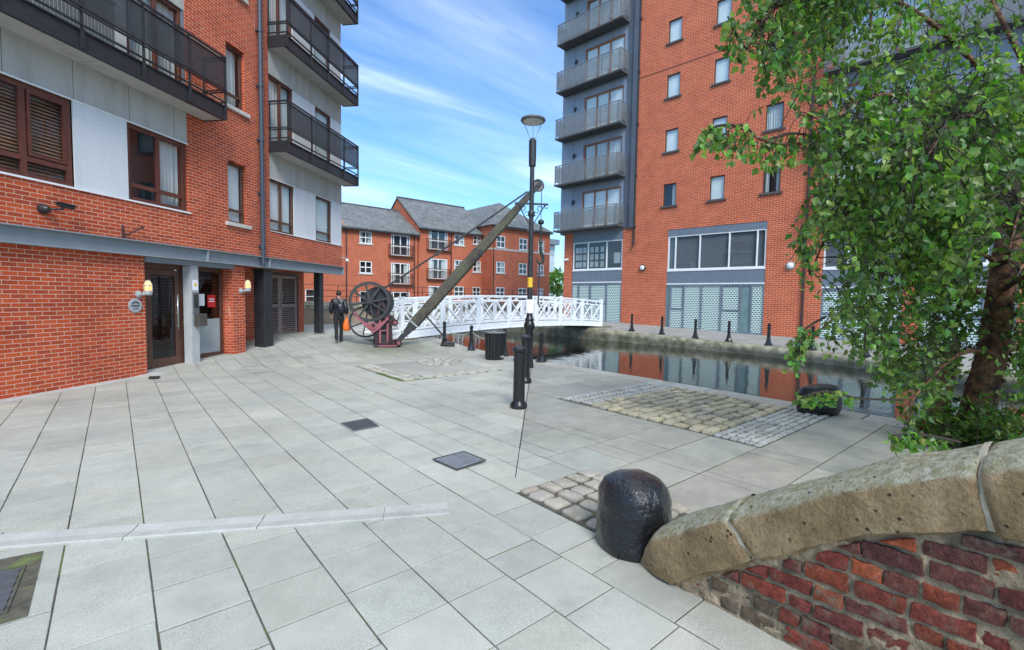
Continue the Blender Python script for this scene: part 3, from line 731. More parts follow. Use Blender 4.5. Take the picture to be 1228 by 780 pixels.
# drainpipe
b = MB(); b.tube([F.p(12.42,.13,14), F.p(12.42,.13,2.60)], .062, 12)
for k in range(8): b.lathe(F.p(12.42,.13,3.1+k*1.5), [(.078,0),(.078,.09)], 12)
for k in range(8): F.box(b, 12.38, 12.46, 0, .08, 3.12+k*1.5, 3.17+k*1.5)
b.build('drainpipe', mat('dark_blue_grey_pipe', (.045,.055,.075), .4, .1, 6), LB, smooth=True, auto=40)
# undercroft: black columns, entrance, louvred doors
def column(s, o, z0, z1, w_):
    b = MB(); F.box(b, s, s+w_, o-w_*.9, o, z0, z1); F.box(b, s-.04, s+w_+.04, o-w_*.9-.03, o+.04, z1, z1+.05)
    return b.build('column', MT['black_m'], LB, bevel=.01)
column(12.58, .03, 0, 2.47, .38); column(15.95, -.25, 0, 2.6, .26)
b = MB(); F.box(b, 8.83, 11.38, -.02, .04, 2.435, 2.545); F.box(b, 8.83, 11.38, .04, .06, 2.44, 2.46); F.box(b, 8.83, 11.38, -.3, -.021, 2.44, 2.56); b.build('door_lintel', MT['beam'], LB)
# entrance door (glazed, dark timber)
def leaf(s0, s1, z0, z1, o, st, name, kick=.22):
    b = MB(); F.box(b, s0, s0+st, o-.05, o, z0, z1); F.box(b, s1-st, s1, o-.05, o, z0, z1)
    F.box(b, s0+st, s1-st, o-.05, o-.001, z0, z0+kick); F.box(b, s0+st, s1-st, o-.05, o-.001, z1-st*1.1, z1)
    d = b.build(name, MT['wood_dk'], LB, bevel=.004)
    g = MB(); g.quad(F.p(s0+st*.9,o-.026,z0+kick*.9), F.p(s1-st*.9,o-.026,z0+kick*.9), F.p(s1-st*.9,o-.026,z1-st), F.p(s0+st*.9,o-.026,z1-st)); g.build('pane', MT['glass_dk'], d)
    return d
b = MB(); F.box(b, 9.0, 9.1, -.36, -.26, .0, 2.44); F.box(b, 9.99, 10.2, -.36, -.26, .0, 2.44); F.box(b, 9.1, 9.99, -.36, -.26, 2.32, 2.44); b.build('door_frame', MT['wood_dk'], LB)
dr = leaf(9.11, 9.98, .05, 2.31, -.28, .12, 'entrance_door')
b = MB(); b.tube([F.p(9.84,-.2,.92), F.p(9.84,-.2,1.74)], .017, 8)
for z in (1.0, 1.3, 1.64): b.tube([F.p(9.84,-.2,z), F.p(9.84,-.29,z)], .01, 6)
b.build('handle', MT['steel'], dr, smooth=True)
# steel H post between door and side light
b = MB(); F.box(b, 10.02, 10.24, -.22, .0, .02, 2.435); F.box(b, 10.0, 10.26, -.24, .012, .02, .06); b.build('steel_post', mat('pale_steel_paint', (.43,.44,.44), .45, .08, 4, col2=(.33,.34,.34), c2lo=.6, c2hi=.8), LB)
sl = leaf(10.25, 11.36, .12, 2.44, -.3, .1, 'side_light', .12)
for nm, m, a in (('notice', 'red', (10.86, 11.12, 1.42, 1.74)), ('notice', 'paper', (10.55, 10.76, 1.46, 1.76))):
    b = MB(); F.box(b, a[0], a[1], -.318, -.312, a[2], a[3]); b.build(nm, MT[m], sl)
b = MB()
for z, w_ in ((1.62,.16),(1.56,.19)): F.box(b, 10.99-w_/2, 10.99+w_/2, -.3119, -.3105, z, z+.022)
b.build('notice_lines', MT['paper'], sl)
b = MB(); F.box(b, 10.28, 11.34, -.326, -.321, .22, 1.12); b.build('frosted_film', mat('frosted_film', (.30,.36,.36), .5, .1, 3), sl)
# lobby seen through the glass
b = MB(); F.box(b, 9.0, 11.4, -1.8, -1.84, .05, 2.4); b.build('lobby_wall', MT['brick_l'], LB)
b = MB(); F.box(b, 9.2, 10.0, -1.0, -1.6, .1, .62); F.box(b, 9.2, 10.0, -1.5, -1.65, .62, 1.05); b.build('lobby_seat', mat('grey_seat_cloth', (.16,.17,.16), .9), LB, bevel=.04)
b = MB(); F.box(b, 8.8, 11.6, -.1, -2.2, .0, .06); b.build('lobby_floor', MT['concrete'], LB)
# intercom on the post
b = MB(); F.box(b, 10.05, 10.23, .001, .02, 1.30, 1.80)
b = b.build('intercom_panel', mat('intercom_steel', (.22,.23,.23), .35, .1, 10, metal=.6), LB, bevel=.004)
c = MB()
for r in range(8):
    for q in range(3): F.box(c, 10.075+q*.045, 10.11+q*.045, .02, .025, 1.42+r*.042, 1.45+r*.042)
c.build('keypad', MT['black_m'], b)
c = MB(); F.box(c, 10.06, 10.34, .02, .14, .98, 1.28); c.build('key_box', mat('key_box_steel', (.12,.105,.095), .4, .2, 10, metal=.4), LB, bevel=.01)
c = MB(); F.box(c, 10.06, 10.22, .001, .007, 1.85, 2.10); pl_ = c.build('warning_label', MT['paper'], LB)
c = MB(); c.extr([F.p(10.09,.0075,1.95), F.p(10.19,.0075,1.95), F.p(10.14,.0075,2.06)], (0,-.002,0)); c.build('triangle', MT['yellow'], pl_)
# brick pier
b = MB(); F.box(b, 11.38, 11.82, .0, -.62, 0, 2.552); b.build('brick_pier', MT['brick_l'], LB)
b = MB(); F.box(b, 11.86, 12.5, -1.0, -1.6, 0, 2.62); b.build('brick_pier', MT['brick_l'], LB)
# recessed wall with louvred doors
DO = -1.15
b = MB(); F.wall(b, 12.5, 16.38, .0, 2.62, [(14.02, 15.98, .3, 2.45)], o=DO, depth=.1); F.box(b, 16.36, 16.38, DO-.001, DO-3, 0, 2.62); b.build('rear_wall', MT['brick_l'], LB)
b = MB(); F.box(b, 13.96, 16.02, DO-.07, DO+.02, 2.44, 2.54); F.box(b, 13.96, 14.02, DO-.07, DO+.02, .26, 2.44); F.box(b, 15.96, 16.02, DO-.07, DO+.02, .26, 2.44); b.build('door_frame', MT['wood_dk'], LB)
for a, c_ in ((14.025, 14.985), (14.995, 15.955)):
    b = MB(); st = .1
    F.box(b, a, a+st, DO-.06, DO-.01, .33, 2.43); F.box(b, c_-st, c_, DO-.06, DO-.01, .33, 2.43)
    for z in (.33, 1.34, 2.33): F.box(b, a+st, c_-st, DO-.06, DO-.011, z, z+.1)
    z = .45
    while z < 2.3:
        if not 1.30 < z < 1.44: b.add([F.p(a+st,DO-.015,z), F.p(c_-st,DO-.015,z), F.p(c_-st,DO-.055,z+.045), F.p(a+st,DO-.055,z+.045)], [(0,1,2,3)])
        z += .075
    d = b.build('louvred_door', mat('brown_louvre', (.30,.215,.175), .5, .2, 8) if a < 14.5 else bpy.data.materials['brown_louvre'], LB)
    if a > 14.5:
        h = MB(); F.box(h, 15.02, 15.06, DO-.01, DO+.05, 1.28, 1.40); F.box(h, 14.94, 15.06, DO+.05, DO+.065, 1.32, 1.35); F.box(h, 15.03, 15.07, DO-.01, DO+.03, 1.56, 1.86); h.build('handle', MT['steel'], d)
b = MB(); F.box(b, 13.4, 16.3, DO-.12, DO-.4, 0, 2.6); b.build('store_interior', MT['interior'], LB)

# fittings fixed to the wall, each a thing of its own
def place(o, s, o_, z):
    p = dL*s + nL*(D0+o_); o.location = (p.x, p.y, z); o.rotation_euler = (0,0,R(41)); return o
glow = bpy.data.materials.new('warm_bulb_glass'); glow.use_nodes = True; g_ = glow.node_tree.nodes['Principled BSDF']
g_.inputs['Base Color'].default_value = (.9,.55,.2,1); g_.inputs['Emission Color'].default_value = (1,.42,.10,1); g_.inputs['Emission Strength'].default_value = .6; g_.inputs['Roughness'].default_value = .3
t_ = thing('wall_lamp', 'bulkhead wall lamp beside the brown entrance door, above the round plaque', 'lamp', group='bulkhead lamps on brick')
b = MB(); b.lathe((0,0,0), [(.075,0),(.075,.03),(.05,.045),(.03,.06),(.03,.10)], 14, (0,-1,0)); b.tube([(0,-.1,0),(.06,-.14,.02)], .03, 8); b.lathe((.09,-.15,.0), [(.055,-.02),(.075,0),(.078,.06)], 14); b.build('base', MT['galv'], t_, smooth=True, auto=40)
b = MB(); b.lathe((.09,-.15,.06), [(.062,0),(.066,.05),(.066,.14),(.05,.2),(.02,.225)], 14); b.build('bulb_glass', glow, t_, smooth=True)
b = MB(); b.lathe((.09,-.15,.06), [(.072,.0),(.072,.02)], 14)
b.lathe((.09,-.15,.18), [(.072,.0),(.072,.018)], 14)
for k in range(6):
    a = math.pi*k/3; b.tube([(.09+.074*math.cos(a),-.15+.074*math.sin(a),.06), (.09+.074*math.cos(a),-.15+.074*math.sin(a),.2), (.09+.03*math.cos(a),-.15+.03*math.sin(a),.30)], .007, 5)
b.build('cage', MT['galv'], t_)
place(t_, 8.66, 0, 1.74)
place(dup(t_, (0,0,0), 0, 'bulkhead wall lamp on the brick pier beside the black column'), 11.66, 0, 1.86)
pq = thing('wall_plaque', 'round grey plaque with a dark arched emblem on the brick wall by the door', 'plaque')
b = MB(); b.lathe((0,0,0), [(.15,0),(.15,.012),(.14,.018)], 28, (0,-1,0)); b.build('plate', mat('plaque_metal', (.40,.42,.45), .4, .05, 5, metal=.2), pq, smooth=True, auto=30)
b = MB()
for k in range(9):
    a0, a1 = math.pi*k/9, math.pi*(k+1)/9
    b.add([(.075*math.cos(a0),-.0195,.03+.06*math.sin(a0)),(.075*math.cos(a1),-.0195,.03+.06*math.sin(a1)),(.045*math.cos(a1),-.0195,.03+.03*math.sin(a1)),(.045*math.cos(a0),-.0195,.03+.03*math.sin(a0))], [(0,1,2,3)])
b.box(-.095,.095,-.0205,-.0185,-.015,.01); b.box(-.05,.05,-.0205,-.0185,-.05,-.04); b.box(-.06,.06,-.0205,-.0185,-.075,-.067); b.build('emblem', MT['black_m'], pq)
place(pq, 8.58, .002, 1.50)
cc = thing('security_camera', 'black security camera on a swivel arm on the brick wall above the steel beam', 'camera')
b = MB(); b.lathe((0,0,0), [(.09,0),(.09,.03),(.07,.08),(.05,.12),(.03,.14)], 14, (0,-1,0)); b.build('base', MT['black_m'], cc, smooth=True, auto=40)
b = MB(); b.tube([(0,-.12,0),(.1,-.2,.01),(.17,-.2,.02)], .018, 8); b.build('arm', MT['black_m'], cc, smooth=True)
b = MB(); b.tube([(.10,-.2,.10),(.32,-.2,.085)], [.045,.045], 12); b.beam((.08,-.2,.13),(.37,-.2,.115), .11, .02); b.tube([(.32,-.2,.085),(.35,-.2,.083)], [.05,.04], 12); b.tube([(.17,-.2,.01),(.18,-.2,.07)], .02, 8); b.build('camera_head', MT['black_m'], cc, smooth=True, auto=40)
place(cc, 6.93, 0, 3.2)
bk = thing('wall_bracket', 'thin rusty bracket with a slanted strut on the brick above the steel beam', 'bracket')
b = MB(); b.tube([(0,-.03,-.14),(0,-.03,.14)], .02, 6); b.tube([(0,-.03,-.1),(.36,-.1,.14)], .015, 6); b.lathe((.36,-.1,.13), [(.03,-.02),(.03,.03)], 8); b.build('strut', mat('rusty_bracket', (.045,.02,.018), .8, .3, 20), bk)
place(bk, 8.34, 0, 3.0)
cc2 = thing('security_camera', 'small white dome camera on the corner of the brick strip above the last black column', 'camera')
b = MB(); b.tube([(0,0,0),(.25,-.1,.02),(.3,-.1,-.03)], .02, 6); b.build('arm', MT['galv'], cc2); b = MB(); b.lathe((.3,-.1,-.12), [(.02,0),(.06,.02),(.075,.06),(.06,.1),(.02,.12)], 12); b.build('dome', MT['white'], cc2, smooth=True)
place(cc2, 17.0, 0.0, 3.2)
# ---------------------------------------------------------------- right apartment building
bR = R(-5.6); dRv = Vector((math.sin(bR), math.cos(bR), 0)); nRv = Vector((math.cos(bR), -math.sin(bR), 0)); D0R = 27.383
o_ = nRv*D0R
RB = thing('apartment_building', 'tall orange-red brick apartment block across the canal with balcony tower and shuttered shop fronts', 'building', (o_.x, o_.y, 0), math.atan2(dRv.y, dRv.x))
F = G = Fac(RB, 1)
ZR = 27.0
cols = [(13.22,14.06), (10.40,11.23), (7.58,8.43)]
rows_ = [(7.50,8.83), (10.74,12.07), (13.95,15.30), (17.16,18.47), (20.37,21.7), (23.6,24.9)]
holes = [(a, b, c, d) for a, b in cols for c, d in rows_]
mb = MB()
F.wall(mb, 5.5, 16.0, -.3, ZR, holes + [(8.1, 13.66, -.3, 6.05)], o=0, depth=.13)
F.wall(mb, 20.86, 21.62, -.3, 6.42, [], o=0); F.box(mb, 21.60, 21.62, -.001, -10, -.3, 6.42)
F.box(mb, 16.0, 16.01, 0, -.35, -.3, ZR)
F.wall(mb, 16.0, 16.78, -.3, 6.42, [], o=0)
F.wall(mb, 1.76, 2.40, -.3, 6.06, [], o=0); F.wall(mb, -7, -1.15, -.3, ZR, [], o=0)
F.box(mb, 5.49, 5.5, -.001, -.8, 6.0, ZR)
F.box(mb, -7, 21.6, -9.9, -10, 0, ZR); F.box(mb, 8.0, 13.7, .0, -10, ZR, ZR+.2) ; F.box(mb, -7, 16, -.002, -10, ZR, ZR+.3)
mb.build('wall', MT['brick_r'], RB)
b = MB(); F.box(b, -7, 21.5, -.62, -9.8, -.5, ZR-.1); b.build('room_interior', MT['interior'], RB)
# string courses
b = MB(); F.box(b, 5.5, 15.99, .0, .012, 15.66, 15.72); b.build('movement_joint', mat('dark_mastic_joint', (.19,.07,.05), .8), RB)
inn = ['blind','blind','curtain_b','blind', 'blind','blind','curtain_b','blind','blind', 'dark']
k = 0
for ci, (a, c) in enumerate(cols):
    for ri, (z0, z1) in enumerate(rows_[:5]):
        i = {(0,0):'curtain_l', (1,0):'blind', (2,0):'curtain_b', (2,1):'curtain'}.get((ci,ri), 'blind')
        F.window(a, c, z0, z1, o=-.05, fw=.05, fmat='wood_dk', inner=i, glass='glass_sky' if i == 'blind' else 'glass', sill=('sill_d', .13, .11, .09))
# shop front between the brick piers
def shop(s0, s1, zh, zw, zs, zd, zb, up, low, hd='grey_mid', inner='grey_slat', solid=()):
    b = MB(); F.box(b, s0, s1, -.12, -.02, zw, zh); b.build('shop_fascia', MT[hd], RB); b = MB(); F.box(b, s0, s1, -.12, -.03, zd, zs); b.build('shop_fascia', MT[hd], RB)
    b = MB(); F.box(b, s0, s1, -.14, .0, zs-.03, zs+.06); F.box(b, s0, s1, -.14, .0, zd-.04, zd+.03); b.build('shop_sill', MT['white'], RB)
    F.window(s0+.02, s1-.02, zs+.06, zw, o=-.04, fw=.07, fmat='white' if hd == 'grey_mid' else 'galv', mull=up, inner=inner, glass='glass', name='shop_window', dp=.09)
    ed = [s0] + sorted(low) + [s1]
    fb = MB()
    for e in ed: F.box(fb, e-.04 if e > s0 else e, e+.04 if e < s1 else e, -.12, -.01, zb, zd-.04)
    F.box(fb, s0+.04, s1-.04, -.12, -.012, zb, zb+.10); F.box(fb, s0+.04, s1-.04, -.12, -.012, zd-.12, zd-.04)
    fr = fb.build('shutter_frame', MT['beam'] if False else MT['grey_mid'], RB)
    for q, (a, c) in enumerate(zip(ed, ed[1:])):
        b = MB(); F.box(b, a+.04, c-.04, -.09, -.07, zb+.1, zd-.12)
        b.build('glazed_door' if q in solid else 'security_shutter', MT['teal'] if q in solid else MT['lattice'], RB)
        if (q+q//2) % 2 == 1 and q not in solid:
            b = MB(); F.box(b, a+.04, c-.04, -.07, -.03, zb+1.25, zb+1.32)
            for e in (a+.04, c-.09): F.box(b, e, e+.05, -.07, -.03, zb+1.32, zd-.12)
            F.box(b, a+.09, c-.09, -.07, -.031, zd-.18, zd-.12); b.build('top_light_frame', MT['grey_mid'], RB)
shop(8.1, 13.65, 6.05, 5.66, 3.56, 2.78, .0, (8.57, 10.02, 11.68, 13.16), (8.75, 9.29, 10.34, 11.47, 12.53, 13.4), solid=(1, 6))
shop(16.78, 20.86, 6.4, 5.74, 3.76, 2.94, .2, (18.03, 19.55), (17.95, 19.3, 20.3), inner='dark')
shop(2.40, 5.52, 6.06, 5.5, 3.42, 2.55, -.02, (3.4, 4.5), (3.38, 4.5))
shop(-1.15, 1.76, 6.06, 5.5, 3.42, 2.55, -.02, (-.2, .8), (-.2, .8))
# notices in the left shop's upper windows
b = MB()
for r_ in range(3):
    for s in (18.3, 18.75, 19.15, 19.75, 20.1, 20.4): F.box(b, s, s+.27, -.135, -.14, 4.0+r_*.5, 4.38+r_*.5)
F.box(b, 17.0, 17.5, -.135, -.14, 4.2, 4.9); b.build('window_poster', mat('faded_poster_paper', (.42,.43,.42), .8, .2, 3), RB)
# pale desks behind the large window
b = MB(); F.box(b, 8.9, 9.9, -.3, -.35, 3.9, 4.35); F.box(b, 12.0, 12.3, -.3, -.35, 3.7, 4.1); b.build('office_furniture', mat('pale_furniture', (.35,.36,.36), .7), RB)
# balcony towers
def tower(s0, s1, z0, z1, bays, edge=None):
    b = MB(); hs = []
    for k in range(7):
        zf = z0 + .12 + 3.225*k
        if zf+2.4 > z1: break
        hs.append((bays[0], bays[-1], zf, zf+2.70))
    F.wall(b, s0, s1, z0, z1, hs, o=-.02, depth=.1); F.box(b, s1-.01, s1, -.021, -9, z0, z1); b.build('cladding', MT['panel_r'], RB)
    for q, h in enumerate(hs):
        opn = (q == 1 and s0 > 10)
        w_ = F.window(h[0], h[1], h[2], h[3], o=-.07, fw=.09, fmat='wood_or', mull=bays[1:-1], inner='curtain' if q % 3 == 1 else 'blind', glass='glass_sky', name='french_window')
        for a in bays[1:]:
            pass
        lm = MB(); lm.lathe(F.p(bays[-1]+.75, .0, h[3]-.55), [(.12,0),(.12,.06),(.07,.1),(.07,.13)], 12, (0,1,0)); F.box(lm, bays[-1]+.71, bays[-1]+.79, .0, .16, h[3]-.75, h[3]-.6); lm.build('balcony_lamp', MT['black_m'], RB)
def balcony_right(s0, s1, zb, posts, O=.9):
    b = MB(); F.box(b, s0, s1, .0, O, zb, zb+.12); F.box(b, s0-.03, s1+.03, O-.02, O+.03, zb+.0, zb+.12); base = b.build('balcony', mat('weathered_balcony_edge', (.075,.078,.077), .7, .25, 3, .2, 30) if 'weathered_balcony_edge' not in bpy.data.materials else bpy.data.materials['weathered_balcony_edge'], RB)
    b = MB()
    for s in posts: F.box(b, s-.022, s+.022, O-.02, O+.03, zb+.12, zb+1.36)
    F.box(b, s0, s1, O-.02, O+.035, zb+1.36, zb+1.41)
    F.box(b, s0+.03, s1-.03, O-.01, O+.02, zb+.22, zb+.25)
    for s in (s0, s1-.04): F.box(b, s, s+.04, .0, O-.021, zb+1.36, zb+1.41); F.box(b, s, s+.04, .05, .09, zb+.1, zb+1.36)
    b.build('railing', MT['rail_r'], base)
    b = MB()
    for a, c in zip(posts, posts[1:]): F.box(b, a+.03, c-.03, O-.002, O+.008, zb+.28, zb+1.3)
    for s in (s0+.015, s1-.025): F.box(b, s, s+.01, .08, O-.03, zb+.28, zb+1.3)
    b.build('perforated_panel', MT['mesh_r'], base)
tower(16.75, 22.05, 6.4, ZR, (17.05, 18.18, 19.15, 20.15))
b = MB(); F.box(b, 16.02, 16.745, -.3, .05, 6.4, ZR); F.box(b, 16.0, 16.3, .05, .16, 6.4, ZR); b.build('corner_cladding', MT['grey_dk'], RB)
b = MB(); b.tube([F.p(15.95,.06,ZR), F.p(15.95,.06,5.6), F.p(15.9,.15,5.45), F.p(15.9,.15,5.2)], .06, 8)
for k in range(7): F.box(b, 15.86, 16.04, 0, .13, 6.35+3.225*k, 6.5+3.225*k)
b.build('drainpipe', MT['black_m'], RB)
for k in range(6): balcony_right(16.72, 21.92, 6.5+3.225*k, [16.75, 16.88, 18.17, 19.4, 20.63, 21.5, 21.89])
tower(-1.1, 5.48, 6.06, ZR, (2.0, 3.1, 4.15, 5.2))
tower(-6.9, -1.16, 6.06, ZR, (-5.0, -3.9, -2.7, -1.8))
for k in range(6): balcony_right(-6.5, 5.75, 6.12+3.25*k, [-6.46, -5.2, -3.7, -2.2, -.7, .9, 2.6, 4.25, 5.72], O=.7)
b = MB(); b.tube([F.p(6.28,.07,ZR), F.p(6.28,.07,.1)], .05, 8)
for k in range(9): b.lathe(F.p(6.28,.07,.6+k*2.6), [(.065,0),(.065,.1)], 8)
b.build('drainpipe', MT['black_m'], RB)
# bulkhead lamps on the brick
def bulk(s, z, lab, dark):
    th = thing('bulkhead_lamp', lab, 'lamp', group='round lamps on the canal front')
    b = MB(); b.lathe((0,0,0), [(.21,0),(.21,.06),(.17,.1)], 20, (0,1,0)); b.build('rim', MT['black_m'] if dark else MT['galv'], th, smooth=True, auto=40)
    b = MB(); b.lathe((0,.085,0), [(.16,0),(.14,.05),(.08,.08),(.01,.09)], 20, (0,1,0)); b.build('diffuser', MT['white'], th, smooth=True)
    p = dRv*s + nRv*D0R; th.location = (p.x, p.y, z); th.rotation_euler = (0,0,math.atan2(dRv.y, dRv.x))
bulk(15.27, 3.81, 'round white lamp with a thick black rim on the brick between the two shop fronts', True)
bulk(6.92, 3.65, 'round white lamp with a thin grey rim on the brick nearest the birch', False)
cm = thing('security_camera', 'tiny white camera on the far brick pier beside the bridge end', 'camera')
b = MB(); b.box(-.08,.08,0,.05,-.08,.08); b.build('base', MT['white'], cm); b = MB(); b.tube([(0,.05,0),(.05,.3,-.05)], .06, 8); b.build('camera_head', MT['white'], cm)
p = dRv*21.3 + nRv*D0R; cm.location = (p.x, p.y, 4.6); cm.rotation_euler = (0,0,math.atan2(dRv.y, dRv.x))
# ---------------------------------------------------------------- terrace across the basin: three joined blocks, each a thing
def mid_block(name, label, x0, x1, yf, ze, zr, depth, wins, doors, zb=.9, roof='gable', pipes=(), course=None):
    root = thing(name, label, 'building', (0, yf, 0), 0, 'slate roofed brick terrace')
    F = Fac(root, -1); hs = [w for w in wins] + [d for d in doors]
    mb = MB(); F.wall(mb, x0, x1, zb-1.5, ze, hs, o=0, depth=.1)
    for x in (x0, x1): mb.quad((x,0,zb-1.5),(x,depth,zb-1.5),(x,depth,ze),(x,0,ze))
    mb.quad((x0,depth,zb-1.5),(x1,depth,zb-1.5),(x1,depth,ze),(x0,depth,ze))
    if roof == 'gable':
        for x in (x0, x1): mb.add([(x,0,ze),(x,depth,ze),(x,depth/2,zr)], [(0,1,2)])
    mb.build('wall', MT['brick_m'], root)
    b = MB(); b.box(x0+.2, x1-.2, .35, depth-.2, zb-1, ze-.2); b.build('room_interior', MT['interior'], root)
    b = MB(); ov = .35
    if roof == 'gable':
        sl = (zr-ze)/(depth/2); th = .12
        for sgn in (0, 1):
            ya, yb_ = (-ov, depth/2) if sgn == 0 else (depth+ov, depth/2)
            za = ze - ov*sl
            b.add([(x0-.12,ya,za),(x1+.12,ya,za),(x1+.12,yb_,zr+.02),(x0-.12,yb_,zr+.02),(x0-.12,ya,za+th),(x1+.12,ya,za+th),(x1+.12,yb_,zr+.02+th),(x0-.12,yb_,zr+.02+th)],
                  [(0,1,2,3),(4,5,6,7),(0,1,5,4),(1,2,6,5),(2,3,7,6),(3,0,4,7)])
    else:
        xc = (x0+x1)/2; hd = (x1-x0)/2; a = [(x0-ov,-ov,ze-.1),(x1+ov,-ov,ze-.1),(x1+ov,depth,ze-.1),(x0-ov,depth,ze-.1),(xc,hd,zr),(xc,depth,zr)]
        b.add(a, [(0,1,4),(1,2,5,4),(3,0,4,5),(0,3,2,1)])
    rf = b.build('roof', MT['slate'], root)
    b = MB(); b.box(x0-.12, x1+.12, -ov-.1, -ov+.02, ze-.36, ze-.2); b.box(x0, x1, -ov+.03, -.01, ze-.34, ze-.28); b.build('gutter', MT['black_m'], rf)
    if roof == 'gable':
        b = MB(); b.beam((x0-.13,depth/2,zr+.16),(x1+.13,depth/2,zr+.16),.3,.1); b.build('ridge_tiles', mat('grey_ridge_tile', (.12,.12,.12), .8, .2) if 'grey_ridge_tile' not in bpy.data.materials else bpy.data.materials['grey_ridge_tile'], rf)
    for (a, c, d, e) in wins:
        F.window(a, c, d, e, o=-.02, fw=.085, fmat='white', mull=((a+c)/2,), trans=((d+(e-d)*.5, a+.09, c-.09),), inner=rnd.choice(('dark','curtain_b','dark','curtain_r')), glass='glass', sill=('sill_s', .15, .12, .08))
    for (a, c, d, e) in doors:
        F.window(a, c, d, e, o=-.02, fw=.1, fmat='white', mull=(a+.28, (a+c)/2, c-.28), trans=((d+.95, a+.1, c-.1),), inner=rnd.choice(('dark','curtain_b')), glass='glass', name='french_window')
        b = MB(); F.box(b, a-.32, c+.32, .0, .38, d-.12, d-.02); bl = b.build('juliet_balcony', MT['wood_dk'], root)
        b = MB()
        for x in (a-.3, c+.26): F.box(b, x, x+.04, .34, .38, d-.02, d+1.02)
        F.box(b, a-.3, c+.3, .33, .39, d+1.02, d+1.08); F.box(b, a-.26, c+.26, .345, .375, d+.05, d+.09)
        for x in (a-.3, c+.26): F.box(b, x, x+.04, .0, .33, d+1.02, d+1.08); F.box(b, x, x+.04, .02, .05, d, d+1.02)
        nb = int((c-a+.6)/.11)
        for q in range(1, nb): x = a-.3+(c-a+.6)*q/nb; F.box(b, x-.009, x+.009, .35, .368, d+.09, d+1.02)
        b.build('railing', MT['wood_dk'], bl)
    for x in pipes:
        b = MB(); b.tube([F.p(x,.08,ze-.3), F.p(x,.08,zb-1)], .055, 6); b.build('drainpipe', MT['black_m'], root)
    if course:
        b = MB(); F.box(b, x0, x1+.02, .0, .03, *course); b.box(x0-.03, x0, 0, 2.0, *course); b.build('string_course', MT['sill_s'], root)
    return root
lw = [(18.32,19.57,6.82,8.0), (18.32,19.57,3.93,5.12), (18.32,19.57,1.05,2.2), (13.25,14.87,.98,2.25), (10.4,11.7,3.9,5.12)]
ld = [(21.6,23.7,5.9,8.0), (21.6,23.7,3.0,5.15), (21.6,23.7,.6,2.2)]
B1 = mid_block('brick_terrace', 'lowest brick terrace block with juliet balconies, beside the pale corner of the near flats', 11, 24.6, 45, 8.35, 11.2, 9.6, lw, ld, pipes=(17.0, 24.2))
b = MB()
for k in range(14): z = 8.2+k*.215; y = -.2+k*.36; b.box(16.6, 16.85, y, y+.3, z+.1, z+.3)
b.build('verge_tiles', mat('pale_verge_tile', (.45,.24,.16), .8, .15), B1)
mw = [(29.2,30.5,7.55,8.73), (31.75,32.8,7.85,8.85), (29.2,30.5,4.7,5.9), (31.75,32.85,4.66,5.95), (29.2,30.5,1.75,2.95), (31.75,32.85,1.75,2.95)]
md = [(25.95,28.3,6.85,8.95), (25.95,28.3,3.7,5.87), (25.95,28.3,.9,2.9)]
mid_block('brick_terrace', 'taller middle block of the brick terrace with a bare gable and juliet balconies', 24.75, 33.6, 45, 9.15, 12.75, 9.8, mw, md, pipes=(28.75,))
b = MB()
rw = []
for a, c in ((33.6,34.85), (37.0,38.3), (40.1,41.1)):
    for z0, z1 in ((7.5,8.85), (4.6,5.9), (1.75,2.95)): rw.append((a,c,z0,z1))
mid_block('brick_terrace', 'right-hand brick terrace block with a hipped roof and pale band, behind the lamp', 33.0, 42.1, 43, 10.07, 13.7, 14, rw, [], roof='hip', pipes=(33.15,), course=(7.22,7.42))
vt = MB(); vt.box(24.55,24.75,.25,.6,9.0,10.3)
# railing along the basin bank
rl = thing('railing', 'black metal railing along the stone bank in front of the brick terrace', 'railing', (0,41.35,1.15))
b = MB(); x = 5
while x < 44: b.box(x-.025,x+.025,-.025,.025,0,1.5); x += 1.65
pp = b.build('post', MT['black_m'], rl); pp['kind'] = 'stuff'
b = MB()
for z in (1.48, 1.0, .5): b.tube([(5,0,z),(44,0,z)], .025, 6)
b.build('rail', MT['black_m'], rl)
# parapet at the end of the wharf
pw = thing('parapet_wall', 'low buff parapet wall with a mossy stone cap at the end of the wharf behind the walking person', 'wall', (0,23.0,.39))
b = MB(); b.box(-2, 10.8, 0, .35, -1.5, .72); b.build('wall_body', MT['buff'], pw)
b = MB()
x = -2
while x < 10.8: b.box(x+.01, min(x+1.1,10.85)-.01, -.06, .42, .72, .93); x += 1.1
b.build('cap_stones', MT['buffcap'], pw, bevel=.02)
# office block, far off between the terrace and the right building
ob = thing('office_block', 'distant pale glass office block between the brick terrace and the balcony tower', 'building', (66, 80, 0))
b = MB(); b.box(-14, 14, 0, 16, -1, 14.2); b.build('facade', panel_mat('office_glass_grid', (.36,.43,.47), 1.25, 1.15, (.55,.57,.57), .16, .25, .2, var=.25), ob)
b = MB(); b.box(-15.5, 14, -1.5, 17, 14.2, 15.4); b.build('roof', MT['grey_mid'], ob)
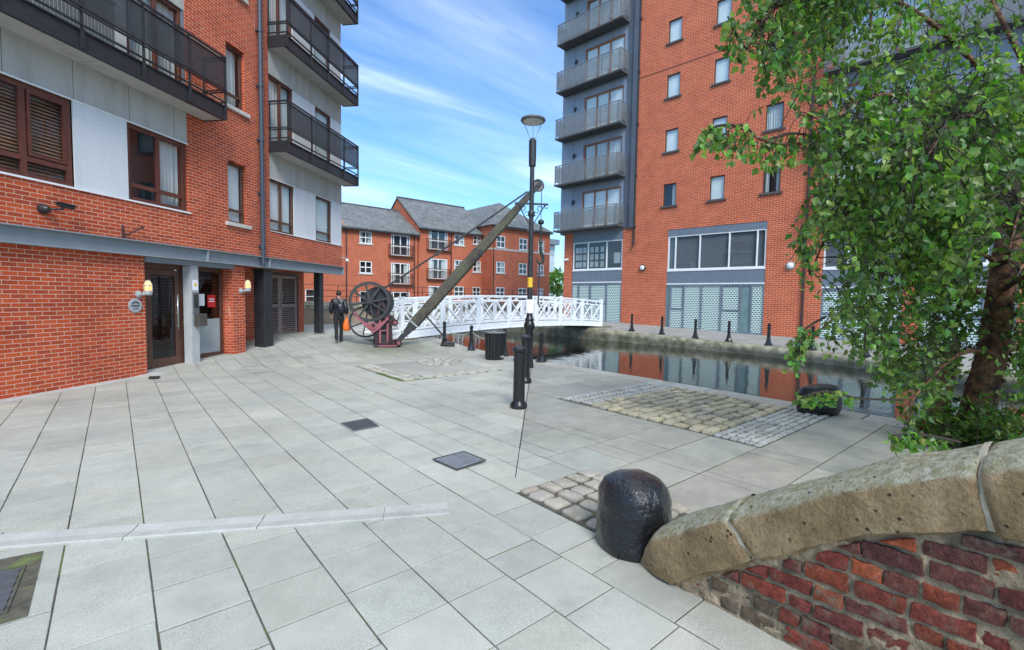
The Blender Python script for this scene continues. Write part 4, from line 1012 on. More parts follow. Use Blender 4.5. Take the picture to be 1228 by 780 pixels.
# ---------------------------------------------------------------- white footbridge
A_ = Vector((7.9,15.6,0)); B_ = Vector((20.95,17.2,0)); BL = (B_-A_).length; bu = (B_-A_).normalized()
FB = thing('footbridge', 'white arched timber footbridge with cross-braced lattice sides over the canal', 'bridge', A_, math.atan2(bu.y, bu.x))
def arch(x): return .34 + .235*(1-((x-.52*BL)/(.52*BL))**2) - .02
def top(x): return arch(x) + 1.265 - .05*abs(x/BL-.5)
def curve_bar(mb, x0, x1, zf, h, y0, y1, n=None):
    n = n or max(2, int((x1-x0)/.35))
    vs = []
    for i in range(n+1):
        x = x0+(x1-x0)*i/n; z = zf(x)
        vs += [(x,y0,z),(x,y1,z),(x,y1,z+h),(x,y0,z+h)]
    fs = [(4*i+k, 4*i+(k+1) % 4, 4*i+4+(k+1) % 4, 4*i+4+k) for i in range(n) for k in range(4)] + [(3,2,1,0), tuple(4*n+k for k in range(4))]
    mb.add(vs, fs)
b = MB(); curve_bar(b, -.2, BL+.3, lambda x: arch(x)+.02, .12, .1, 1.75); b.build('deck', mat('bridge_deck_boards', (.25,.24,.22), .85, .2), FB)
npan = 7; pl = BL/npan
for side, y in ((0, 0.0), (1, 1.82)):
    b = MB(); curve_bar(b, -.45, BL+.15, lambda x: arch(x)-.08, .24, y-.03, y+.03); curve_bar(b, -.45, BL+.15, lambda x: arch(x)-.10, .04, y-.05, y+.05)
    b.build('fascia_beam', MT['bridge'], FB)
    b = MB(); curve_bar(b, -.45, BL+.08, top, .075, y-.05, y+.05); curve_bar(b, -.45, BL, lambda x: top(x)-.19, .06, y-.03, y+.03); curve_bar(b, -.45, BL, lambda x: arch(x)+.2, .075, y-.03, y+.03)
    r_ = b.build('rail', MT['bridge'], FB)
    for k in range(npan):
        xa, xb = k*pl+.06, (k+1)*pl-.06; b = MB(); half = (xb-xa)/2
        for q in range(2):
            a, c = xa+q*half+.02, xa+(q+1)*half-.02
            zl = lambda x: arch(x)+.275; zh = lambda x: top(x)-.19
            m = (a+c)/2
            b.beam((a+.03,y,zl(a)),(c-.03,y,zh(c)), .045, .06, (0,1,0)); b.beam((a+.03,y-.006,zh(a)),(c-.03,y-.006,zl(c)), .045, .06, (0,1,0))
            b.beam((m-.14,y+.004,zl(m)+.02),(m+.14,y+.004,zl(m)+.02), .04, .05, (0,1,0)); b.beam((m-.2,y+.004,zl(m)+.1),(m+.2,y+.004,zl(m)+.1),.04,.045,(0,1,0))
            for xx in (a, c): b.box(xx-.035, xx+.035, y-.022, y+.022, zl(xx)-.03, zh(xx)+.03)
            b.box(m-.03, m+.03, y-.024, y+.024, top(m)-.14, top(m)+.01)
        b.build('lattice_panel', MT['bridge'], FB)
    for k in range(npan+1):
        x = k*pl; b = MB(); b.box(x-.075, x+.075, y-.07, y+.07, arch(x)-.06, top(x)+(.06 if 0 < k < npan else .16))
        if k in (0, npan): b.box(x-.1, x+.1, y-.095, y+.095, top(x)+.16, top(x)+.2)
        b.build('post', MT['bridge'], FB, bevel=.006)
for side in (0,):   # splayed wing of the railing on the near bank
    y = -.12 if side == 0 else 2.2; y0 = 0 if side == 0 else 1.82
    b = MB()
    for z, h in ((1.52,.075), (1.33,.06), (.52,.075), (.34,.18)): b.beam((0,y0,z),(-.62,y,z-.06), .06, h)
    b.beam((-.05,y0,.55),(-.58,y,1.28), .045, .06); b.beam((-.05,y0,1.3),(-.58,y,.52), .045, .06)
    b.beam((-.62,y,.2),(-.62,y,1.52), .12, .12); b.build('wing_railing', MT['bridge'], FB)
# abutments
for nm, x0, x1 in (('near', -1.2, .55), ('far', BL-.6, BL+.8)):
    b = MB(); b.box(x0, x1, -.25, 2.1, -2.2, .26); b.build('abutment', MT['bankstone'], FB)

# ---------------------------------------------------------------- old wharf crane
CO = Vector((6.76,14.63,.15)); CR = thing('wharf_crane', 'old hand-wound wharf crane with a timber jib, spoked iron gear wheel and faded maroon base', 'crane', CO, math.atan2(-.37,.93))
# local x along the jib, y away from the viewer
def ring(mb, c, r0, r1, y0, y1, n=48, teeth=0, th=.03):
    vs = []
    for i in range(n):
        a = 2*math.pi*i/n; rr = r1 + (th if teeth and i % 2 else 0)
        for r, y in ((r0,y0),(r0,y1),(rr,y1),(rr,y0)): vs.append((c[0]+r*math.cos(a), y, c[1]+r*math.sin(a)))
    mb.add(vs, [(4*i+k, 4*i+(k+1) % 4, 4*((i+1) % n)+(k+1) % 4, 4*((i+1) % n)+k) for i in range(n) for k in range(4)])
b = MB(); c = (-.45,1.44)
ring(b, c, .545, .625, -.42, -.30, 112, teeth=1, th=.028)
b.lathe((c[0],-.47,c[1]), [(.10,0),(.13,.03),(.13,.2),(.10,.24)], 20, (0,1,0))
for k in range(8):
    a = 2*math.pi*k/8+.2; b.beam((c[0]+.1*math.cos(a),-.36,c[1]+.1*math.sin(a)),(c[0]+.575*math.cos(a),-.36,c[1]+.575*math.sin(a)), .07, .15, (0,1,0), .06, .095)
b.build('gear_wheel', MT['iron'], CR)
b = MB(); c2 = (-.56,.78); ring(b, c2, .46, .52, .05, .12, 40)
b.lathe((c2[0],.0,c2[1]), [(.07,0),(.07,.2)], 14, (0,1,0))
for k in range(6):
    a = 2*math.pi*k/6+.35; b.beam((c2[0]+.05*math.cos(a),.085,c2[1]+.05*math.sin(a)),(c2[0]+.47*math.cos(a),.085,c2[1]+.47*math.sin(a)), .04, .06, (0,1,0))
b.build('hand_wheel', MT['iron'], CR)
b = MB(); b.lathe((-.18,-.26,1.42), [(.50,0),(.50,.04),(.22,.05),(.22,.45),(.50,.46),(.50,.5)], 36, (0,1,0)); b.build('rope_drum', mat('black_drum_iron', (.012,.012,.013), .5, .3), CR, smooth=True, auto=40)
b = MB(); b.tube([(-.45,-.55,1.44),(-.45,.4,1.44)], .05, 10); b.tube([(-.56,-.4,.78),(-.56,.45,.78)], .04, 10); b.tube([(-.34,-.5,.70),(-.34,.4,.70)], .05, 10); b.build('axle', MT['iron'], CR)
# base: two side frames with a tapering opening
for y in (-.36, .22):
    b = MB(); out = [(-.30,.0),(.40,.0),(.36,.12),(.27,.2),(.25,.75),(.18,1.0),(-.02,1.42),(-.2,1.42),(-.26,.95),(-.30,.2)]
    inn_ = [(-.12,.2),(.12,.2),(.1,.72),(-.02,.95),(-.12,.72)]
    vs = [(p[0],y+e,p[1]) for e in (0,.1) for p in out] + [(p[0],y+e,p[1]) for e in (0,.1) for p in inn_]
    # frame as bars following the outline
    for (p, q, w_) in (((-.24,0),(-.22,1.0),.14), ((.22,0),(.16,1.0),.13), ((-.24,.06),(.36,.06),.14), ((-.2,.95),(.2,.95),.12), ((-.2,.5),(.2,.5),.06), ((-.2,.95),(-.12,1.5),.12), ((.16,.95),(-.1,1.5),.12)):
        b.beam((p[0],y+.05,p[1]),(q[0],y+.05,q[1]), .10, w_, (0,0,1) if p[1] == q[1] else (1,0,0))
    b.build('side_frame', MT['iron_r'], CR, bevel=.012)
b = MB(); b.box(-.32,.42,-.4,.36,0,.05); b.box(-.2,.2,-.24,.2,.05,.9); b.build('base_block', MT['iron'], CR, bevel=.01)
b = MB(); b.box(-.18,.4,-.402,-.37,.0,.05); b.box(-.16,-.10,-.385,-.362,.12,.9); b.box(.08,.13,-.385,-.362,.15,.75); b.box(-.1,.12,-.38,-.362,.5,.535); b.build('edge_trim', MT['pink'], CR)
b = MB(); pts_o, pts_i = [], []
for k in range(17):
    u = k/16; x = -.93+1.06*u; mz_ = abs(u-.56); zc = .60 + 1.32*mz_**1.65; hw = .055+.085*max(0, 1-mz_*3.2)
    pts_o.append((x,-.47,zc-hw)); pts_i.append((x,-.47,zc+hw))
b.extr(pts_o + pts_i[::-1], (0,.06,0)); b.lathe((-.34,-.50,.68), [(.115,0),(.115,.1)], 20, (0,1,0)); b.build('pink_arm', MT['pink'], CR, bevel=.008)
b = MB(); b.lathe((-.34,-.53,.70), [(.05,0),(.06,.03)], 12, (0,1,0)); b.build('bolt', MT['iron_r'], CR)
b = MB(); b.lathe((.33,-.46,.78), [(.09,0),(.11,.03),(.11,.16)], 18, (0,1,0)); b.beam((.2,-.38,.7),(.33,-.38,.8), .1, .16, (0,1,0)); b.beam((.24,-.38,1.0),(.33,-.38,.82), .08, .12, (0,1,0)); b.build('boss', MT['iron_r'], CR, smooth=True, auto=35)
b = MB(); b.lathe((.45,-.42,.11), [(.07,0),(.105,.03),(.105,.6),(.07,.63)], 18, (0,1,0)); b.build('foot_roller', MT['iron_r'], CR, smooth=True, auto=35)
b = MB()
for x, z, r in ((.33,.78,.055), (.45,.11,.055)): b.lathe((x,-.475 if z > .5 else -.445,z), [(r,0),(r,.03)], 14, (0,1,0))
b.build('pin', MT['pink'], CR)
# jib
j0, j1 = Vector((.46,0,.12)), Vector((5.12,0,5.42)); jd = (j1-j0).normalized(); JL = (j1-j0).length
b = MB(); jn = Vector((-jd.z,0,jd.x)); p = j0+jd*.62; secs = []
for f_, w_ in ((0,.29),(.05,.34),(.45,.38),(.8,.29),(1,.22)):
    c_ = p+jd*(JL-.85)*f_; secs.append((c_, w_))
vs = []
for c_, w_ in secs:
    q = w_/2; ch = q*.55
    for i, j in ((-q,-ch),(-ch,-q),(ch,-q),(q,-ch),(q,ch),(ch,q),(-ch,q),(-q,ch)): vs.append(c_ + jn*i + Vector((0,1,0))*j)
fs = [(8*i+k, 8*i+(k+1) % 8, 8*i+8+(k+1) % 8, 8*i+8+k) for i in range(len(secs)-1) for k in range(8)] + [tuple(range(8)), tuple(32+k for k in range(8))]
b.add(vs, fs); jib = b.build('jib', MT['timber'], CR)
b = MB(); b.beam(j0+jd*.0+Vector((0,-.13,0)), j0+jd*.75+Vector((0,-.13,0)), .08, .10, jn, .1, .22); b.beam(j0+jd*.0+Vector((0,.13,0)), j0+jd*.75+Vector((0,.13,0)), .08, .10, jn, .1, .22); b.beam(j0+jd*.4, j0+jd*.8, .24, .2, jn, .30, .27); b.build('jib_shoe', MT['iron'], jib)
b = MB(); b.beam(j0+jd*.30, j0+jd*.36, .33, .28, jn); b.beam(j0+jd*.76, j0+jd*.81, .34, .345, jn); b.build('strap', MT['galv'], jib)
b = MB(); b.beam(j0+jd*1.45, j0+jd*1.5, .335, .335, jn); b.beam(j0+jd*4.05, j0+jd*4.13, .34, .35, jn); b.lathe(j0+jd*4.1+Vector((0,-.2,0))-jn*.05, [(.10,0),(.10,.05)], 10, (0,1,0)); b.beam(j0+jd*6.3, j0+jd*6.36, .25, .25, jn); b.build('iron_band', MT['iron'], jib)
b = MB()
for y in (-.085,.085): b.beam(j0+jd*(JL-.45)+Vector((0,y,0)), j0+jd*(JL+.42)+Vector((0,y,0)), .035, .2, jn, .035, .16)
hd = b.build('jib_head', MT['iron'], jib)
pc = j0+jd*(JL+.30)
b = MB(); b.lathe(pc+Vector((0,-.06,0)), [(.05,0),(.17,.005),(.19,.0),(.165,.06),(.19,.12),(.17,.115),(.05,.12)], 24, (0,1,0)); b.build('pulley', mat('worn_pulley_rim', (.22,.17,.14), .5, .2), hd, smooth=True, auto=40)
b = MB(); b.lathe(pc+Vector((0,-.13,0)), [(.03,0),(.05,.01),(.05,.25),(.03,.26)], 12, (0,1,0)); ring(b, (pc.x,pc.z), .185, .225, -.11, -.08, 24); b.build('pulley_guard', MT['iron'], hd)
for y, r in ((-.14,.03), (.12,.03), (-.02,.014)):
    b = MB(); q0, q1 = Vector((.02,y,1.88)), j0+jd*(JL-.15)+jn*.14+Vector((0,y*.6,0)); b.tube([q0, q0.lerp(q1,.5)-Vector((0,0,.05 if r > .02 else .02)), q1], r, 6)
    if r > .025:
        for k in (.36,.5): c_ = q0.lerp(q1,k)-Vector((0,0,.045)); b.beam(c_-jd*.09, c_+jd*.09, .07, .08)
    b.build('tie_rod', MT['iron'], CR)
xr = pc.x+.17
b = MB(); b.tube([(xr,0,pc.z),(xr,0,4.45)], .013, 6); rope = b.build('hoist_rope', MT['iron'], CR)
b = MB(); b.lathe((xr,0,4.28), [(.02,0),(.09,.03),(.12,.09),(.10,.16),(.03,.2)], 14); b.tube([(xr,0,4.3),(xr,0,3.72)], .035, 8); b.lathe((xr,0,3.62), [(.03,0),(.075,.03),(.06,.12),(.02,.16)], 10)
hk = [(xr,0,3.7),(xr,0,3.45),(xr+.02,0,3.3),(xr+.11,0,3.12),(xr+.09,0,2.96),(xr-.02,0,2.89),(xr-.11,0,2.95),(xr-.13,0,3.06)]
b.tube(hk, [.035,.05,.055,.06,.06,.05,.035,.015], 8); b.build('hook', mat('dark_green_hook', (.012,.028,.022), .45, .3), rope, smooth=True, auto=50)
b = MB(); b.tube([(xr-.03,0,2.9),(xr-.05,0,1.4)], .028, 6); b.beam((xr-.14,0,2.52),(xr+.07,0,2.52), .05, .05); b.build('hook_tether', MT['iron'], rope)
b = MB()
for y in (-.09,.09): b.tube([(1.35,y*.6,1.02),(2.15,y*2,.1)], .02, 6)
b.box(2.05,2.35,-.14,.14,-.1,.08); b.build('stay', MT['iron'], CR)

# ---------------------------------------------------------------- lamp post
LP = thing('street_lamp', 'black street lamp with a flat saucer head and white paper taped round its stem', 'street lamp', (8.15,9.02,0), R(-33))
b = MB(); b.lathe((0,0,0), [(.13,0),(.13,.10),(.115,.14),(.115,.36),(.10,.40),(.10,1.02),(.135,1.08),(.145,1.16),(.12,1.22),(.10,1.26),(.12,1.30),(.085,1.36),(.07,1.5)], 20); b.build('pedestal', MT['black'], LP, smooth=True, auto=40)
b = MB(); b.tube([(0,0,1.45),(0,0,3.2),(0,0,5.55)], [.068,.062,.055], 14); b.lathe((0,0,4.02), [(.07,0),(.09,.04),(.09,.12),(.07,.16)], 14); b.build('stem', MT['black_m'], LP, smooth=True, auto=40)
b = MB(); b.lathe((0,0,5.32), [(.06,0),(.09,.02),(.095,.3),(.095,.68),(.07,.70),(.06,.73)], 16); b.build('sleeve', MT['black_m'], LP, smooth=True, auto=40)
b = MB()
for k in range(3):
    a = 2*math.pi*k/3+.4; b.tube([(.05*math.cos(a),.05*math.sin(a),6.0),(.1*math.cos(a),.1*math.sin(a),6.12),(.27*math.cos(a),.27*math.sin(a),6.52)], .009, 6)
b.build('bracket_rod', MT['galv'], LP)
b = MB(); b.lathe((0,0,6.48), [(.02,.03),(.20,.02),(.29,.0),(.315,.035),(.30,.075),(.2,.11),(.02,.125)], 28); hd_ = b.build('saucer_head', mat('lamp_head_metal', (.10,.105,.11), .4, .1, 4), LP, smooth=True, auto=50)
b = MB(); b.lathe((0,0,6.465), [(.01,-.03),(.12,-.025),(.23,.0),(.255,.02)], 24); b.build('diffuser', mat('milky_diffuser', (.62,.63,.60), .4, .04), hd_, smooth=True)
b = MB(); b.beam((-.43,0,4.36),(.43,0,4.36), .05, .045); b.beam((-.10,.0,3.66),(.10,0,3.66), .08, .05)
for sgn in (-1, 1):
    b.tube([(sgn*.34,0,4.33),(sgn*.2,0,4.08),(sgn*.07,0,3.86)], .014, 6)
    pts = [(sgn*(.22+.065*math.cos(a)),0,4.24+.065*math.sin(a)) for a in [i*math.pi/7 for i in range(12)]]; b.tube(pts, .011, 5)
    pts = [(sgn*(.12+.05*math.cos(a)),0,4.1+.05*math.sin(a)) for a in [i*math.pi/7 for i in range(12)]]; b.tube(pts, .010, 5)
    pts = [(sgn*(.38+.04*math.cos(a)),0,4.29+.04*math.sin(a)) for a in [-i*math.pi/6 for i in range(10)]]; b.tube(pts, .010, 5)
b.build('ladder_bar', MT['black_m'], LP)
b = MB(); b.lathe((0,0,1.46), [(.095,0),(.115,.02),(.118,.34),(.1,.37)], 16); b.build('paper_notice', MT['paper'], LP, smooth=True, auto=40)
b = MB(); b.lathe((0,0,2.16), [(.0675,0),(.0675,.26)], 14); b.build('yellow_label', MT['yellow'], LP, smooth=True, auto=40)

# ---------------------------------------------------------------- bollards
def bollard_tall(loc, label):
    o = thing('bollard', label, 'bollard', loc, 0, 'tall black bollards')
    b = MB(); b.lathe((0,0,0), [(.138,0),(.142,.05),(.125,.085),(.10,.11),(.098,.12)], 24); b.build('foot', MT['black'], o, smooth=True, auto=35)
    b = MB(); b.lathe((0,0,.11), [(.098,0),(.092,.62),(.092,.66)], 24); b.build('shaft', MT['black'], o, smooth=True, auto=35)
    b = MB(); b.lathe((0,0,.77), [(.094,0),(.105,.006),(.105,.035),(.094,.042)], 24); b.build('ring', MT['black'], o, smooth=True, auto=30)
    b = MB(); b.lathe((0,0,.80), [(.092,0),(.092,.115),(.112,.125),(.122,.145),(.122,.17),(.105,.19),(.06,.218),(.01,.228)], 24); b.build('cap', MT['black'], o, smooth=True, auto=35)
    return o
LP.scale = (1,1,.957)
b1 = bollard_tall((5.03,5.79,0), 'nearest tall black bollard standing alone on the paving in front of the other posts')
dup(b1, (6.64,7.45,0), 0, 'tall black bollard partly hidden behind the nearest bollard, in front of the lamp post')
def bollard_flared(loc, label):
    o = thing('bollard', label, 'bollard', loc, rnd.uniform(0,1), 'flared bollards along the canal')
    b = MB(); b.lathe((0,0,0), [(.155,0),(.16,.03),(.13,.05),(.085,.16),(.068,.26),(.062,.28)], 8); b.build('foot', MT['black'], o)
    b = MB(); b.lathe((0,0,.27), [(.062,0),(.052,.30),(.052,.34),(.068,.35),(.068,.38),(.052,.39),(.05,.47)], 12); b.build('shaft', MT['black'], o, smooth=True, auto=40)
    b = MB(); b.lathe((0,0,.73), [(.05,0),(.07,.01),(.07,.035),(.045,.05),(.055,.075),(.03,.1),(.005,.105)], 12); b.build('cap', MT['black'], o, smooth=True, auto=50)
    return o
near = [((8.67,13.94), 'flared black bollard nearest the crane stay on the near bank'), ((9.02,12.83), 'flared black bollard left of the litter bin on the near bank'), ((9.14,11.24), 'flared black bollard hidden behind the litter bin'), ((9.12,9.58), 'flared black bollard just right of the lamp post on the near edge')]
f0 = None
for (x, y), lab in near:
    if f0 is None: f0 = bollard_flared((x,y,gz(x,y)), lab); f0.scale = (1.02,)*3
    else: dup(f0, (x,y,gz(x,y)), rnd.uniform(0,1), lab)
farb = [(20.82,15.01), (20.72,13.15), (20.75,11.4), (20.6,9.75), (20.35,8.0), (19.98,6.3), (19.3,4.5), (18.45,2.75)]
labs = ['far bank flared bollard nearest the footbridge', 'far bank flared bollard in front of the brick with the black rimmed lamp', 'far bank flared bollard before the left end of the wide shop front', 'far bank flared bollard before the middle of the wide shop front', 'far bank flared bollard before the right end of the wide shop front', 'far bank flared bollard beside the hanging birch leaves', 'far bank flared bollard half hidden in birch leaves before the second shop front', 'far bank flared bollard farthest right, behind the birch leaves']
for (x, y), lab in zip(farb, labs): dup(f0, (x,y,qz(x,y)+.01), rnd.uniform(0,1), lab).scale = (1.1,)*3
def chain(p, q, sag, label):
    p = Vector(p); q = Vector(q); pts = []
    for i in range(15):
        u = i/14; v = p.lerp(q, u); v.z -= sag*4*u*(1-u); pts.append(v)
    b = MB(); b.tube(pts, .012, 5); o = b.build('chain', MT['galv'], None); tag(o, label, 'chain', 'chains between the near bollards')
chain((8.67,13.94,.75),(9.02,12.83,.67),.2,'sagging grey chain between the two flared bollards by the crane')
chain((9.02,12.83,.66),(9.14,11.24,.66),.22,'sagging grey chain running from a flared bollard to behind the litter bin')

# ---------------------------------------------------------------- litter bin
BN = thing('litter_bin', 'black fluted litter bin with a worn grey rim on the wharf edge', 'bin', (8.42,10.8,0), .4)
b = MB(); n = 72; vs = []
for z, r0 in ((0,.25),(.04,.262),(.70,.275),(.76,.275)):
    for k in range(n): a = 2*math.pi*k/n; r = r0 + (.011 if (k % 4) < 2 else -.006 if .03 < z < .72 else 0); vs.append((r*math.cos(a), r*math.sin(a), z))
b.add(vs, [(i*n+k, i*n+(k+1) % n, (i+1)*n+(k+1) % n, (i+1)*n+k) for i in range(3) for k in range(n)]); b.build('body', MT['black'], BN)
b = MB(); b.lathe((0,0,.755), [(.275,0),(.315,.01),(.325,.035),(.30,.06),(.23,.05),(.21,-.03),(.2,-.3)], 36); b.build('rim', mat('worn_bin_rim', (.16,.165,.165), .45, .3, 9, col2=(.03,.03,.03), c2lo=.5, c2hi=.6, c2scale=8), BN, smooth=True, auto=40)
b = MB(); b.lathe((0,0,.4), [(.01,0),(.2,0)], 24); b.build('liner', MT['black_m'], BN)
b = MB()
for k, w_ in enumerate((.02,.012,.02,.016,.012)): 
    a = R(-112+6.5*k); b.beam((.283*math.cos(a),.283*math.sin(a),.07),(.283*math.cos(a),.283*math.sin(a),.125), .006, w_, (math.cos(a),math.sin(a),0))
b.build('worn_lettering', mat('bin_print', (.5,.5,.5), .6), BN)

# ---------------------------------------------------------------- black painted stones
def black_stone(name, label, loc, prof, seed, sx=1., sy=1., lean=(0,0), amp=.03, mt=None):
    o = thing(name, label, 'stone', loc, seed)
    m, seg = 26, 48; vs = []
    L_ = [0]
    for a, c in zip(prof, prof[1:]): L_.append(L_[-1]+math.hypot(c[0]-a[0], c[1]-a[1]))
    for i in range(m):
        u = L_[-1]*i/(m-1); k = max(j for j in range(len(L_)) if L_[j] <= u+1e-9); k = min(k, len(prof)-2); f_ = (u-L_[k])/(L_[k+1]-L_[k])
        r = prof[k][0]+(prof[k+1][0]-prof[k][0])*f_; z = prof[k][1]+(prof[k+1][1]-prof[k][1])*f_
        for j in range(seg):
            a = 2*math.pi*j/seg; p = Vector((r*math.cos(a)*sx, r*math.sin(a)*sy, z))
            q = p*3.2+Vector((seed*7,0,0)); d = noise.noise(q)*amp + noise.noise(q*4)*amp*.28
            s_ = 1+d/max(r,.06) if r > .03 else 1
            vs.append((p.x*s_+lean[0]*z, p.y*s_+lean[1]*z, z+noise.noise(q+Vector((5,5,5)))*amp*.6*(z > .05)))
    b = MB(); b.add(vs, [(i*seg+k, i*seg+(k+1) % seg, (i+1)*seg+(k+1) % seg, (i+1)*seg+k) for i in range(m-1) for k in range(seg)] + [tuple((m-1)*seg+k for k in range(seg))])
    b.build('painted_stone', mt, o, smooth=True); return o
def paint_mat():
    m, t, b_ = nt('thick_black_stone_paint'); tc = N(t, 'ShaderNodeTexCoord'); v = tc.outputs['Object']
    n = noise_tex(t, v, 12, 5, .55); n2 = noise_tex(t, v, 45, 4, .6); n3 = noise_tex(t, v, 90, 2, .5)
    c = ramp(t, n3.outputs[0], [(.70, (.010,.010,.012)), (.76, (.35,.35,.33))]).outputs[0]; nn = noise_tex(t, v, 5, 3)
    c = mixc(t, ramp(t, nn.outputs[0], [(.5, 0), (.62, 1)]).outputs[0], (.010,.010,.012), c)
    t.links.new(c, b_.inputs['Base Color']); t.links.new(ramp(t, n.outputs[0], [(.3, .07), (.7, .26)]).outputs[0], b_.inputs['Roughness']); b_.inputs['Specular IOR Level'].default_value = .12; b_.inputs['Coat Weight'].default_value = .75; b_.inputs['Coat Roughness'].default_value = .1
    ad_ = N(t, 'ShaderNodeMath', operation='MULTIPLY_ADD'); t.links.new(n2.outputs[0], ad_.inputs[0]); ad_.inputs[1].default_value = .3; t.links.new(n.outputs[0], ad_.inputs[2])
    nc = bump(t, b_, ad_.outputs[0], .8, .028); t.links.new(nc.outputs[0], b_.inputs['Coat Normal']); return m
PM = paint_mat()
black_stone('guard_stone', 'big glossy black painted guard stone at the foot of the sandstone parapet', (2.93,2.03,0), [(.285,-.02),(.295,.04),(.285,.15),(.272,.27),(.272,.33),(.258,.40),(.215,.465),(.145,.51),(.07,.53),(.0,.535)], .9, 1, .95, (-.02,.05), .034, PM)
black_stone('mooring_stone', 'smaller lumpy black painted stone on the canal edge beside the cobbles', (8.72,2.62,0), [(.27,-.02),(.28,.05),(.29,.15),(.27,.28),(.25,.38),(.21,.44),(.11,.47),(.0,.475)], 2.3, 1.12, .8, (0,0), .07, PM)

# covers let into the paving
def cover(name, label, cat, pts, frame, plate, ribs, z=.006, pm='iron', fm='galv', tilt=(0,0,0,0)):
    o = thing(name, label, cat, (pts[0][0], pts[0][1], 0)); ox, oy = pts[0]
    P_ = [Vector((x-ox, y-oy, z+tz)) for (x, y), tz in zip(pts, tilt)]; c_ = sum(P_, Vector())/4
    b = MB(); I = [p.lerp(c_, frame) for p in P_]
    for k in range(4): b.extr([P_[k], P_[(k+1) % 4], I[(k+1) % 4], I[k]], (0,0,.008))
    b.build('frame', fm if not isinstance(fm, str) else MT[fm], o)
    b = MB(); J = [p.lerp(c_, frame+.03) for p in P_]; b.extr([p-Vector((0,0,.01)) for p in J], (0,0,.012))
    for k in range(ribs):
        u = (k+.5)/ribs; p = J[0].lerp(J[3], u)+Vector((0,0,.003)); q = J[1].lerp(J[2], u)+Vector((0,0,.003)); b.beam(p, q, (J[0]-J[3]).length/ribs*.45, .007)
    b.build('plate', pm if not isinstance(pm, str) else MT[pm], o); return o
gp = mat('worn_cover_metal', (.22,.225,.225), .4, .25, 14, .2, 60, metal=.35)
cover('drain_grate', 'square ribbed drain grate set in the granite paving', 'drain', [(2.37,6.52),(2.78,6.55),(2.74,6.05),(2.37,6.03)], .06, 0, 12, pm=mat('grate_iron', (.07,.07,.07), .5, .2), fm=gp)
cover('access_cover', 'slightly raised square metal access cover below the bollards', 'manhole cover', [(2.62,4.44),(3.02,4.42),(3.06,4.04),(2.66,4.02)], .06, 0, 7, z=.012, pm=gp, fm=mat('cover_edge', (.05,.05,.045), .6), tilt=(.006,.02,.012,0))
o = cover('access_cover', 'dark metal access cover sunk in a mossy frame at the near left corner', 'manhole cover', [(-.98,4.46),(-.485,4.31),(-.50,3.72),(-1.02,3.78)], .05, 0, 6, z=.004, pm=mat('dark_cover', (.085,.09,.10), .45, .2, 20, .3), fm=MT['joint'])
b = MB(); b.quad((-.12,.12,.0035),(.56,.03,.0035),(.57,-.84,.0035),(-.12,-.84,.0035)); b.build('mossy_bed', MT['sett_bed'], o, fixn=False)
cover('drain_grate', 'small dark drain plate at the corner of the brick wall by the door', 'drain', [(.52,12.42),(.70,12.35),(.66,12.08),(.49,12.14)], .08, 0, 5, z=.02, pm='iron', fm='iron')
